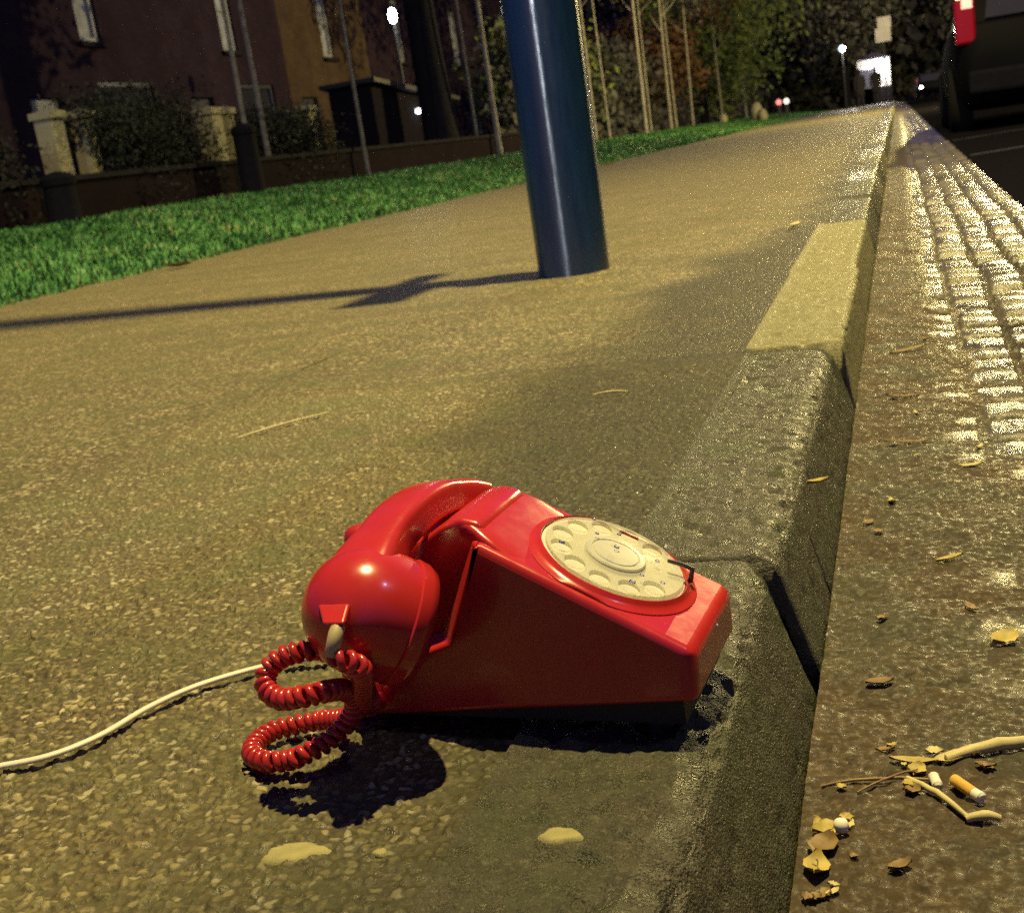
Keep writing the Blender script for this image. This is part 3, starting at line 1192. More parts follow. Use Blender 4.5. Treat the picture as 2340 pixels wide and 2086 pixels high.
# raindrops on the upper faces
rd = random.Random(3)
dl = [(dc + dv * rd.uniform(-.062, .070) + bv * rd.uniform(-.044, .044)) for _ in range(60)]
cnt = 0
for p in dl:
    rad = (p - dc).length
    if cnt > 44:
        break
    q = p - nv * (p - dc).dot(nv)
    if rad < .0445:
        q = dc + (p - dc) + nv * .0146
        a_ = rad
        if rd.random() < .7:
            continue
    elif rad < .058:
        q = p + nv * .0024
    else:
        q = p
    if abs(q.y) > hw(q.z) - .006:
        continue
    s = rd.uniform(.0008, .0017)
    o = MB()
    Mx = Matrix.Translation(q) @ DM.to_3x3().to_4x4()
    o.lathe([(s * 1.25, -s * .2), (s * 1.2, s * .25), (s * .85, s * .65), (s * .4, s * .85), (0, s * .9)], 10, Mx)
    o.build('raindrop', M_water, PH, 80)
    cnt += 1

# ================================================================== LAMP POSTS
def point(name, loc, energy, col, rad, parent=None):
    l = bpy.data.lights.new(name, 'POINT')
    l.energy = energy
    l.color = col
    l.shadow_soft_size = rad
    o = bpy.data.objects.new(name, l)
    link(o, parent)
    o.location = loc
    return o


def lamp_post(loc, arm, height, energy, col, label, base_r=.094, base_h=1.9, top_r=.06, lens=None, soft=.09, aim=None, cone=112, blend=.7):
    t = thing('lamp_post', label, 'lamp post', loc, 0, 'street lamp posts')
    o = MB()
    o.lathe([(base_r, -.05), (base_r, .0), (base_r * .995, base_h), (base_r * .9, base_h + .06), (top_r, base_h + .28), (top_r * .85, height + .15), (top_r * .5, height + .22), (0, height + .24)], 40)
    o.build('post', M_pole, t, 40)
    a = Vector(arm)
    o = MB()
    o.tube([(0, 0, height - .25), a * .3 + Vector((0, 0, height + .02)), a * .7 + Vector((0, 0, height + .14)), a + Vector((0, 0, height + .16))], [top_r * .7, top_r * .6, top_r * .5, top_r * .5], 12)
    o.build('arm', M_pole, t, 60)
    o = MB()
    o.lathe([(.16, height + .055), (.17, height + .07), (.15, height + .14), (.07, height + .2), (0, height + .21)], 28, Matrix.Translation((a.x, a.y, 0)))
    hd_ = o.build('lamp_head', M_black_metal, t, 40)
    o = MB()
    o.lathe([(.0, height + .02), (.10, height + .03), (.15, height + .056), (0, height + .058)], 24, Matrix.Translation((a.x, a.y, 0)))
    o.build('lens', lens or M_lens_warm, hd_, 40)
    lo = point('lamp', (a.x, a.y, height - .08), energy, col, soft, t)
    if aim:      # full cut-off street lantern thrown towards the footway
        l = bpy.data.lights.new('lamp', 'SPOT')
        l.energy, l.color, l.shadow_soft_size = energy, col, soft
        l.spot_size, l.spot_blend = R(cone), blend
        lo.data = l
        lo.rotation_euler = Vector((aim[0] - (loc[0] + a.x), aim[1] - (loc[1] + a.y), -height)).to_track_quat('-Z', 'Y').to_euler()
    return t


lamp_post((-.722, 3.10, 0), (1.3, -.26, 0), 12.0, 15800, WARM, 'dark navy lamp post rising from the pavement behind the red telephone', aim=(.6, 7.2), cone=98, blend=1.0)
lpst = [o for o in C.objects if o.name == 'lamp_post'][0]
q = MB()
q.box((-.05, -.14, 2.95), (.10, .20, .34))
q.box((-.05, .13, 3.20), (.07, .20, .10))
q.build('sign_bracket', M_pole, lpst)
# street lamps the picture does not show, whose light does
lamp_post((3.9, 31, -.05), (-.4, 0, 0), 6.2, 11000, WARM, 'street lamp post beyond the black car at the roadside', .09, 1.5, .05)
lamp_post((8.9, 12.5, 0), (-2.2, 0, 0), 6.8, 1300, WARM, 'tall street lamp post across the road from the near pavement', .09, 1.5, .05, None, .09, (-.5, 26.0))
lamp_post((-3.3, -13.5, 0), (.5, 0, 0), 5.0, 4600, WHITE, 'white street lamp post behind the viewer', .09, 1.5, .05, M_lens_white)

for yy, en in ((44, 5200), (72, 5200)):
    lamp_post((9.4, yy, 0), (-1.5, 0, 0), 7.0, en, WARM, 'street lamp post on the far side of the road, %s from the viewer' % ('nearer' if yy < 50 else 'further'), .09, 1.5, .05, None, .12, (-5.0, yy + 6.0), 138, .6)
# added unseen cabinet, put here to block the white lamp from the telephone
CB = thing('light_block_cabinet', 'added unseen cabinet shading the telephone from the white lamp', 'street cabinet', (-.42, -.95, 0))
o = MB()
o.box((0, 0, .62), (.86, .34, 1.24))
bevel(o.build('casing', simple('cabinet_paint', (.05, .07, .06), .5), CB), .012, 2)
o = MB()
o.box((0, -.173, .64), (.76, .006, 1.08))
o.build('door', simple('cabinet_door_paint', (.055, .075, .065), .5), CB)

# ================================================================== TREES
def leaf_cloud(pts, size, g, flat=.5):
    n = len(pts)
    a = g.normal(size=(n, 3))
    a /= np.linalg.norm(a, axis=1)[:, None]
    b_ = g.normal(size=(n, 3))
    b_ -= a * (a * b_).sum(1)[:, None]
    b_ /= np.linalg.norm(b_, axis=1)[:, None]
    s = size * (.6 + .8 * g.random(n))[:, None]
    p0 = pts - a * s
    p1 = pts + b_ * s * flat
    p2 = pts + a * s
    p3 = pts - b_ * s * flat
    co = np.stack([p0, p1, p2, p3], 1).reshape(-1, 3)
    q = np.arange(n * 4).reshape(n, 4)
    return co, q


def crown(center, rad, clumps, per, size, seed, mat, parent, name='crown'):
    g = np.random.default_rng(seed)
    c = g.normal(size=(clumps, 3))
    c /= np.linalg.norm(c, axis=1)[:, None]
    c *= (g.random(clumps) ** .45)[:, None] * np.array(rad)
    c += np.array(center)
    tone = g.random(clumps)
    pts = np.repeat(c, per, 0) + g.normal(size=(clumps * per, 3)) * np.array(rad).mean() * .17
    co, q = leaf_cloud(pts, size, g)
    sh = np.repeat(np.clip(np.repeat(tone, per) * .7 + g.random(clumps * per) * .35, 0, 1), 4)
    return np_mesh(name, co, q, mat, parent, False, {'shade': sh})


def trunk_mesh(x0, h, r0, r1, seed, lean=0.02, wob=.06):
    g = random.Random(seed)
    P, rr = [], []
    n = 12
    ox, oy = g.uniform(-lean, lean), g.uniform(-lean, lean)
    for i in range(n + 1):
        t = i / n
        P.append((ox * h * t + wob * r0 * 4 * math.sin(3.1 * t + seed), oy * h * t + wob * r0 * 3 * math.sin(4.3 * t + seed * 2), h * t - .1))
        rr.append(r0 + (r1 - r0) * t + (r0 * .25 * (1 - t) ** 8))
    return P, rr


def tree(name, loc, h, r0, r1, bark, leaf, label, cr=(1.2, 1.2, 1.4), ch=None, clumps=30, per=50, size=.07, seed=1, cat='tree', group=None, limbs=4, lean=.02):
    t = thing(name, label, cat, loc, 0, group)
    P, rr = trunk_mesh(0, h, r0, r1, seed, lean)
    o = MB()
    o.tube(P, rr, 10)
    g = random.Random(seed + 5)
    for k in range(limbs):
        i = g.randint(7, 11)
        a = g.uniform(0, 6.28)
        l = g.uniform(.5, 1.0) * cr[0] * .8
        p = Vector(P[i])
        o.tube([p, p + Vector((math.cos(a) * l * .5, math.sin(a) * l * .5, l * .4)), p + Vector((math.cos(a) * l, math.sin(a) * l, l * 1.0))], [rr[i] * .6, rr[i] * .4, rr[i] * .15], 6)
    o.build('trunk', bark, t, 60)
    if leaf:
        top = P[-1]
        crown((top[0], top[1], (ch or h)), cr, clumps, per, size, seed, leaf, t)
    return t


# slim pale trunks past the post (x, y, trunk radius)
sap = [(-7.35, 32.0, .07, 'slim pale trunk just right of the lamp post'), (-7.5, 34.3, .05, 'thin short pale trunk, second to the right of the lamp post'),
       (-6.9, 36.5, .09, 'yellowish trunk right of the lamp post near the greenish hedge'), (-7.3, 39.5, .05, 'thin leaning pale trunk left of a brighter pale trunk'),
       (-7.0, 41.5, .08, 'bright pale trunk standing on the middle of the far grass'), (-7.4, 45.0, .07, 'tall pale trunk, left one of a close pair'),
       (-7.2, 47.5, .07, 'shorter pale trunk, right one of a close pair'), (-7.4, 57.5, .07, 'lone pale trunk before the reddish brown shrub'),
       (-7.3, 66.0, .07, 'pale trunk at the far end of the grass strip'),
       (-7.5, 22.8, .05, 'thin pale trunk between the big dark tree and the lamp post'), (-7.3, 23.5, .085, 'brighter pale trunk close to the left of the lamp post'),
       (-7.3, 17.0, .045, 'thin pale trunk in front of the dark hut'), (-7.2, 13.4, .05, 'slim pale trunk at the grass edge beside the dark bollard'),
       (-7.6, 14.6, .06, 'grey trunk just behind the slim pale one on the left')]
for i, (x, yy, r, lab) in enumerate(sap):
    zb_ = float(bank_z(np.array([x]), np.array([yy]))[0])
    lf = [M_leaf_dark, M_leaf_brown, M_leaf][i % 3]
    tree('sapling', (x, yy, zb_), 5.2 + .8 * random.random(), r * .6, r * .36, M_bark_pale if i < 9 or i == 10 else M_bark_grey, lf, lab, (1.3, 1.3, 1.4), 5.2, 26, 36, .085, 50 + i, 'tree', 'slim pale trunks along the grass', 4, .015)
# big dark trunk
tree('tree', (-8.1, 22.6, .27), 6.5, .33, .24, M_bark, M_leaf_dark, 'big dark tree trunk to the left of the lamp post', (2.2, 2.2, 1.8), 6.6, 40, 60, .11, 91, lean=.01)
# leafy trees further on
tree('tree', (-8.5, 60, .27), 6, .2, .1, M_bark, M_leaf, 'leafy green tree lit from below near the far end of the path', (3.2, 3.2, 2.9), 3.4, 70, 90, .15, 92)
tree('tree', (-10, 52, .27), 4, .14, .08, M_bark, M_leaf_brown, 'reddish brown shrub tree behind the pale trunks', (2.6, 2.0, 1.9), 2.6, 60, 80, .13, 93)
tree('tree', (-10.5, 38, .27), 4, .14, .08, M_bark, M_leaf, 'olive green bushy tree right behind the lamp post', (1.9, 2.2, 2.0), 2.2, 60, 80, .12, 94)
tree('tree', (-3, 84, 0), 9, .25, .1, M_bark, M_leaf_dark, 'tall dusky tree over the lit building', (5, 4, 4.2), 7.6, 90, 90, .22, 95)
tree('tree', (-9, 74, 0), 9, .25, .1, M_bark, M_leaf, 'tall green tree left of the far lamp', (4, 4, 4.5), 6.2, 90, 90, .2, 96)
tree('tree', (11.5, 24, 0), 8, .3, .12, M_bark, M_leaf_dark, 'dusky roadside tree above the black car', (4.5, 5, 4.3), 5.2, 110, 90, .16, 97)
tree('tree', (11.0, 38, 0), 8, .3, .12, M_bark, M_leaf_dark, 'dusky roadside tree beyond the black car', (4.5, 5, 4.3), 5.2, 110, 90, .18, 98)
tree('tree', (7.5, 62, 0), 9, .3, .12, M_bark, M_leaf_dark, 'far dusky tree where the road disappears', (4.5, 5, 5.3), 5.6, 110, 90, .22, 99)

# far wood closing the view
def wood(name, segs, n, hgt, size, seed, mat, z0, label):
    g = np.random.default_rng(seed)
    pts = []
    for (x0, y0, x1, y1, th) in segs:
        m = int(n * math.hypot(x1 - x0, y1 - y0) / 60)
        t = g.random(m)
        top = hgt * (.75 + .35 * fbm(t * math.hypot(x1 - x0, y1 - y0) * .25, t * 0, 3, seed))
        px = x0 + (x1 - x0) * t + g.normal(size=m) * th
        py = y0 + (y1 - y0) * t + g.normal(size=m) * th
        pts.append(np.stack([px, py, z0 + g.random(m) ** .85 * top], -1))
    pts = np.concatenate(pts)
    co, q = leaf_cloud(pts, size, g, .6)
    cl = fbm(pts[:, 0] * .5 + pts[:, 1] * .45, pts[:, 2] * .8, 3, seed + 1)
    sh = np.repeat(np.clip((cl - .25) * 1.3 + .3 * (g.random(len(pts)) - .4), 0, 1), 4)
    o = np_mesh(name, co, q, mat, None, False, {'shade': sh})
    return tag(o, label, 'trees', None, 'stuff')


wood('wood', [(-60, 96, 40, 96, 1.4), (13.5, -4, 13.5, 96, 1.0)], 16000, 13, .42, 5, M_leaf_dark, 0, 'dusky mass of trees closing off the far end and the right')
wood('hedge', [(-9.6, 33, -9.6, 90, .5)], 16000, 3.4, .13, 6, M_leaf_dark, .27, 'dusky hedge row behind the pale trunks')
# solid earth-dark backing inside the wood so no sky leaks through
bk = MB()
bk.box((-10, 100, 7), (104, 1, 14))
bk.box((16, 46, 7), (1, 106, 14))
bk.build('wood_backing', M_earth)['kind'] = 'structure'

# ================================================================== HOUSES, WALL, PIERS, HEDGE
def house(y0, brick, label, w=5.2):
    t = thing('terraced_house', label, 'house', (-14, y0, .27), 0, 'terraced houses beyond the gardens')
    # wall built as strips round the openings (front face at x = 0)
    ops = [(2.30, 2.95, 3.15, 4.95), (.5, 1.45, 0, 2.15), (2.55, 4.35, .75, 2.45)]   # first-floor window, door, ground window : y0,y1,z0,z1
    o = MB()
    ysx = sorted({0, w} | {a for q in ops for a in q[:2]})
    zsx = sorted({-.2, 6.0} | {a for q in ops for a in q[2:]})
    for i in range(len(ysx) - 1):
        for j in range(len(zsx) - 1):
            cy, cz = (ysx[i] + ysx[i + 1]) / 2, (zsx[j] + zsx[j + 1]) / 2
            if any(a < cy < b_ and c_ < cz < d_ for a, b_, c_, d_ in ops):
                continue
            o.add([(0, ysx[i], zsx[j]), (0, ysx[i + 1], zsx[j]), (0, ysx[i + 1], zsx[j + 1]), (0, ysx[i], zsx[j + 1])], [(0, 1, 2, 3)])
    for a, b_, c_, d_ in ops:      # reveals
        o.add([(0, a, c_), (0, b_, c_), (0, b_, d_), (0, a, d_), (-.2, a, c_), (-.2, b_, c_), (-.2, b_, d_), (-.2, a, d_)],
              [(0, 4, 5, 1), (1, 5, 6, 2), (2, 6, 7, 3), (3, 7, 4, 0)])
    o.build('wall', brick, t)
    r = MB()
    r.add([(.25, 0, 5.95), (.25, w, 5.95), (-3, w, 8.2), (-3, 0, 8.2), (-6.2, 0, 5.95), (-6.2, w, 5.95)], [(0, 1, 2, 3), (3, 2, 5, 4)])
    rf = r.build('roof', M_slate, t)
    c_ = MB()
    c_.box((-3, .35, 8.5), (.8, .6, 1.4))
    c_.build('chimney', brick, rf)
    for n_, (a, b_, c0_, d_) in enumerate((ops[0], ops[2])):
        fr = MB()
        th = .09
        fr.box((-.10, a + th / 2, (c0_ + d_) / 2), (.08, th, d_ - c0_))
        fr.box((-.10, b_ - th / 2, (c0_ + d_) / 2), (.08, th, d_ - c0_))
        fr.box((-.10, (a + b_) / 2, d_ - th / 2), (.08, b_ - a - 2 * th, th))
        fr.box((-.10, (a + b_) / 2, c0_ + th / 2), (.08, b_ - a - 2 * th, th))
        fr.box((-.10, (a + b_) / 2, (c0_ + d_) / 2), (.06, b_ - a - 2 * th, .06))
        wn = fr.build('window', M_wframe if n_ == 0 else M_door, t)
        p = MB()
        p.box((-.13, (a + b_) / 2, (c0_ + d_) / 2), (.01, b_ - a - .02, d_ - c0_ - .02))
        p.build('pane', M_curtain if n_ == 0 else M_glass_dark, wn)
        s = MB()
        s.box((.03, (a + b_) / 2, c0_ - .05), (.14, b_ - a + .2, .09))
        s.build('sill', M_slate, wn)
    d = MB()
    d.box((-.15, .975, 1.07), (.06, .93, 2.13))
    dr = d.build('door', M_door, t)
    k_ = MB()
    k_.tube([(-.12, 1.3, 1.05), (-.05, 1.3, 1.05)], .03, 8)
    k_.build('handle', M_steel, dr, 40)
    return t


labs = ['terraced brick house furthest left behind the pale gate pier', 'dark brick terraced house over the left gate pier', 'dark brick house with a grey blind upstairs, above the left hedge',
        'dark brick house with a grey blind upstairs, above the right gate pier', 'brick house coloured brown and lighter as if lit, behind the dark hut',
        'dark brick house behind the big dark tree', 'dark brick house hidden behind the lamp post', 'furthest dark brick house behind the pale trunks']
for k in range(8):
    house(18.1 - 10.4 + 5.2 * k, M_brick_lit if k == 4 else M_brick, labs[k])

# low garden wall, butting up to the piers
piers = [(10.62, .21, 'broad pale stone gate pier with a cap, left of the garden hedge'), (11.15, .18, 'narrow pale stone pier peeping out beside the hedge'),
         (13.72, .24, 'pale stone gate pier with carved cap, right of the garden hedge'), (14.15, .14, 'narrow grey stone pier beside the carved gate pier'),
         (16.3, .3, 'pale stone pier half hidden behind a shrub, left of the dark hut')]
for yy, w_, lab in piers:
    t = thing('gate_pier', lab, 'gate pier', (-7.95, yy + .2, .25), 0, 'pale stone gate piers')
    o = MB()
    o.box((0, 0, .53), (w_, w_, 1.06))
    bevel(o.build('shaft', M_pale_stone, t), .012, 2)
    o = MB()
    o.box((0, 0, 1.095), (w_ + .05, w_ + .05, .07))
    o.add([(sx * (w_ / 2 + .012), sy * (w_ / 2 + .012), 1.132) for sx in (-1, 1) for sy in (-1, 1)] + [(0, 0, 1.16)], [(0, 2, 4), (2, 3, 4), (3, 1, 4), (1, 0, 4)])
    o.build('cap', M_pale_stone, t)
walls = [(3.0, 10.2, 'low dark garden wall left of the broad gate pier'), (10.21, 13.4, 'low dark garden wall under the hedge between the gate piers'),
         (13.41, 16.13, 'low dark garden wall between the narrow pier and the half hidden pier'), (16.14, 30.5, 'long low dark garden wall behind the big dark tree')]
for a, b_, lab in walls:
    t = thing('garden_wall', lab, 'wall', (-7.55, (a + b_) / 2, .25), 0, 'low garden walls')
    o = MB()
    o.box((0, 0, .20), (.2, b_ - a, .44))
    o.build('brickwork', M_wallbrick, t)
    o = MB()
    o.box((0, 0, .448), (.26, b_ - a, .05))
    o.build('coping', M_slate, t)
for (a, b_, h_, lab, sd) in ((11.2, 13.3, 1.2, 'dark bushy hedge between the two pale gate piers', 71), (14.6, 16.6, 1.0, 'dark shrub in front of the half hidden pier', 72), (4.5, 9.7, .9, 'dark hedge along the wall at the far left', 73)):
    t = thing('hedge_bush', lab, 'hedge', (-7.85, (a + b_) / 2, .25), 0, 'garden hedges')
    g = np.random.default_rng(sd)
    m = int(6500 * (b_ - a))
    pts = np.stack([g.normal(size=m) * .22, (g.random(m) - .5) * (b_ - a), g.random(m) ** .8 * h_ * (.8 + .4 * g.random(m))], -1)
    pts[:, 1] += .15 * np.sin(pts[:, 2] * 4)
    co, q = leaf_cloud(pts, .026, g)
    sh = np.repeat(np.clip(fbm(pts[:, 1] * 3, pts[:, 2] * 3, 3, sd) + .4 * (g.random(m) - .5), 0, 1), 4)
    np_mesh('foliage', co, q, M_hedge, t, False, {'shade': sh})
    o = MB()
    for i in range(6):
        yy = (i + .5) / 6 * (b_ - a) - (b_ - a) / 2
        o.tube([(0, yy, -.02), (.02, yy + .05, h_ * .7)], [.02, .008], 6)
    o.build('stem', M_bark, t)

# bollards on the grass edge
for (x, yy, h_, r, lab) in ((-7.2, 9.75, .50, .15, 'short stout dark bollard at the grass edge under the broad gate pier'), (-7.15, 13.25, .85, .14, 'taller dark bollard at the grass edge under the carved gate pier')):
    t = thing('bollard', lab, 'bollard', (x, yy, float(bank_z(np.array([x]), np.array([yy]))[0]) - .02), 0, 'dark bollards')
    o = MB()
    o.lathe([(r * 1.1, 0), (r * 1.1, .06), (r, .08), (r * .95, h_ - .12)], 20)
    o.build('post', M_matt_black, t, 40)
    o = MB()
    o.lathe([(r * 1.05, h_ - .12), (r * 1.08, h_ - .06), (r * .8, h_ - .02), (r * .3, h_), (0, h_ + .005)], 20)
    o.build('cap', M_matt_black, t, 40)

# dark hut with a small twin lamp
HT = thing('hut', 'low dark timber hut with a small twin lamp, left of the big dark tree', 'hut', (-9.4, 21.3, .27))
o = MB()
o.add([(-.3, 0, 0), (.55, 0, 0), (.55, 4.2, 0), (-.3, 4.2, 0), (-.3, 0, 1.6), (.55, 0, 1.6), (.55, 4.2, 1.28), (-.3, 4.2, 1.28)],
      [(0, 3, 2, 1), (0, 1, 5, 4), (1, 2, 6, 5), (2, 3, 7, 6), (3, 0, 4, 7)])
o.build('wall', M_wood_dark, HT)
o = MB()
o.add([(-.4, -.15, 1.63), (.7, -.15, 1.63), (.7, 4.35, 1.29), (-.4, 4.35, 1.29), (-.4, -.15, 1.71), (.7, -.15, 1.71), (.7, 4.35, 1.37), (-.4, 4.35, 1.37)],
      [(0, 3, 2, 1), (4, 5, 6, 7), (0, 1, 5, 4), (1, 2, 6, 5), (2, 3, 7, 6), (3, 0, 4, 7)])
o.build('roof', M_black_metal, HT)
for dy in (-.085, .085):
    o = MB()
    o.lathe([(0, 0), (.05, .012), (.062, .05), (.05, .09), (0, .10)], 14, Matrix.Translation((.62, 2.1 + dy, 1.05)))
    o.build('lamp_bulb', emit('hut_lamp_glow', (.95, .95, 1.0), 6), HT, 40)

# white lamp on a slim column among the gardens
GL = thing('garden_lamp', 'slim column lamp with a bright white globe above the dark hut', 'lamp', (-9.9, 25.6, .27))
o = MB()
o.tube([(0, 0, 0), (0, 0, 3.05)], [.045, .03], 10)
o.build('column', M_black_metal, GL, 40)
o = MB()
o.lathe([(0, 3.05), (.05, 3.07), (.082, 3.15), (.085, 3.23), (.06, 3.32), (0, 3.36)], 20)
o.build('globe', M_lens_white, GL, 60)
point('lamp', (.16, -.16, 3.2), 55, WHITE, .1, GL)

FLm = thing('far_lamp', 'small bluish white lamp on a column left of the bright building', 'lamp', (-2.35, 66, 0))
o = MB()
o.tube([(0, 0, 0), (0, 0, 2.8)], [.05, .035], 8)
o.build('column', M_black_metal, FLm, 40)
o = MB()
o.lathe([(0, 2.75), (.10, 2.80), (.16, 2.92), (.10, 3.05), (0, 3.1)], 14)
o.build('globe', emit('bluish_globe', (.6, .75, 1.0), 3.0), FLm, 60)

point('lamp', (.3, -.2, 2.9), 420, (1, .95, .8), .15, FLm)

# ================================================================== FAR END: lit building, people, marker posts
KB = thing('building', 'small pale building lit white by a bright lamp at the far end of the path', 'building', (-.75, 78, 0))
o = MB()
o.box((-.35, .8, 1.75), (1.8, 1.5, 1.6))
wl = o.build('wall', M_wall_pale, KB)
o = MB()
o.box((-.35, .8, .45), (1.86, 1.56, .98))
o.build('plinth', M_slate, KB)
o = MB()
o.add([(-1.4, -.02, 2.553), (.7, -.02, 2.553), (.7, 1.7, 2.553), (-1.4, 1.7, 2.553), (-.35, -.02, 2.95), (-.35, 1.7, 2.95)], [(0, 1, 4), (3, 5, 2), (1, 2, 5, 4), (0, 4, 5, 3), (0, 3, 2, 1)])
o.build('roof', M_slate, KB)
o = MB()
o.box((-.75, .04, 1.0), (.85, .04, 2.0))
o.build('door', M_door, KB)
o = MB()
o.box((.1, .0, 2.3), (.12, .2, .1))
o.build('lamp_bracket', M_black_metal, KB)
o = MB()
o.lathe([(0, 1.85), (.22, 1.9), (.33, 2.08), (.30, 2.28), (0, 2.34)], 20, Matrix.Translation((.1, -.35, 0)))
o.build('lamp_globe', emit('bright_globe', (1, .97, .95), 25), KB, 60)
point('lamp', (.1, -.85, 2.0), 160, (1, .95, .93), .2, KB)
# added pale boards standing in for the lit grey patch above the lamp
SG = thing('patch_board', 'pale board on a post, added for the lit grey patch above the bright building', 'sign', (-.45, 77.2, 0))
o = MB()
o.tube([(0, 0, 0), (0, 0, 4.5)], .05, 8)
o.build('post', M_black_metal, SG)
o = MB()
o.box((0, -.07, 3.75), (.85, .06, .75))
o.box((.1, -.07, 4.43), (.75, .06, .6))
o.build('board', M_wall_pale, SG)


def person(loc, rot, h, label, stride):
    t = thing('person', label, 'person', loc, rot, 'people walking far down the pavement')
    k_ = h / 1.7
    S = [(0, 0, .90, .13), (0, 0, 1.12, .13), (0, 0, 1.36, .15), (0, 0.01, 1.47, .06), (0, .02, 1.55, .075), (0, .02, 1.66, .08),
         (-.085, stride, .50, .07), (-.09, stride * 1.5, .08, .045), (-.09, stride * 1.5 + .13, .035, .04),
         (.085, -stride * .7, .48, .07), (.09, -stride * 1.9, .09, .045), (.09, -stride * 1.9 + .12, .045, .04),
         (-.19, 0, 1.38, .06), (-.24, -stride * .6, 1.10, .045), (-.24, -stride * .3, .86, .038),
         (.19, 0, 1.38, .06), (.24, stride * .6, 1.10, .045), (.24, stride * 1.1, .88, .038)]
    E = [(0, 1), (1, 2), (2, 3), (3, 4), (4, 5), (0, 6), (6, 7), (7, 8), (0, 9), (9, 10), (10, 11), (2, 12), (12, 13), (13, 14), (2, 15), (15, 16), (16, 17)]
    me = bpy.data.meshes.new('body')
    me.from_pydata([(x * k_, yy * k_, z * k_) for x, yy, z, r in S], E, [])
    me.materials.append(M_cloth)
    o = bpy.data.objects.new('body', me)
    link(o, t)
    sk = o.modifiers.new('skin', 'SKIN')
    sv = me.skin_vertices[0].data
    for i, (x, yy, z, r) in enumerate(S):
        sv[i].radius = (r * k_, r * k_)
    sv[0].use_root = True
    o.modifiers.new('sub', 'SUBSURF').levels = 1
    hm = MB()
    hm.lathe([(0, 1.60 * k_), (.085 * k_, 1.62 * k_), (.095 * k_, 1.68 * k_), (.07 * k_, 1.735 * k_), (0, 1.75 * k_)], 14, Matrix.Translation((0, .0, 0)))
    hm.build('hair', M_cloth, t, 60)
    cm = MB()
    cm.lathe([(.20 * k_, .62 * k_), (.185 * k_, .95 * k_), (.175 * k_, 1.15 * k_), (.20 * k_, 1.36 * k_), (.08 * k_, 1.46 * k_)], 16, Matrix.Scale(.75, 4, (0, 1, 0)))
    cm.build('coat', M_cloth, t, 60)
    return t


person((-1.42, 58, 0), .2, 1.60, 'person in dark clothes walking, left of two near the bright lamp', .10)
person((-.80, 62, 0), .1, 1.72, 'person in a dark coat walking, right of two against the bright lamp', .13)

for (x, yy, m_, lab) in ((-4.75, 56, M_red_refl, 'low marker post with a glowing red reflector at the grass end'), (-4.45, 56.3, M_lens_white, 'low marker post with a white reflector made to glow, beside the red one')):
    t = thing('marker_post', lab, 'marker post', (x, yy, .0), 0, 'marker posts')
    o = MB()
    o.box((0, 0, .42), (.12, .08, .9))
    o.build('post', M_black_metal, t)
    o = MB()
    o.lathe([(0, -.01), (.12, 0), (.11, .03), (0, .04)], 14, Matrix.Translation((0, -.05, .76)) @ Matrix.Rotation(R(90), 4, 'X'))
    o.build('reflector', emit('white_reflector_glow', (1, .98, .9), 1.2) if m_ is M_lens_white else m_, t, 40)  # discs emit to paint a far red light and a white glint
# pale boulders at the end of the grass
for (x, yy, s, lab) in ((-5.35, 52, .30, 'larger pale boulder at the far end of the grass'), (-5.05, 51.6, .20, 'smaller pale boulder touching the larger one'), (-6.3, 49, .16, 'small grey boulder before the pale pair')):
    bm = bmesh.new()
    bmesh.ops.create_icosphere(bm, subdivisions=3, radius=s)
    for v in bm.verts:
        v.co *= 1 + .25 * (random.random() - .5) + .2 * math.sin(v.co.x * 9 + x)
        v.co.z *= 1.25
    me = bpy.data.meshes.new('boulder')
    bm.to_mesh(me)
    bm.free()
    me.materials.append(M_pale_stone)
    o = link(bpy.data.objects.new('boulder', me))
    zz = float(bank_z(np.array([x]), np.array([yy]))[0])
    o.location = (x, yy, zz + s * .9)
    smooth_angle(o, 80)
    tag(o, lab, 'boulder', 'pale boulders')

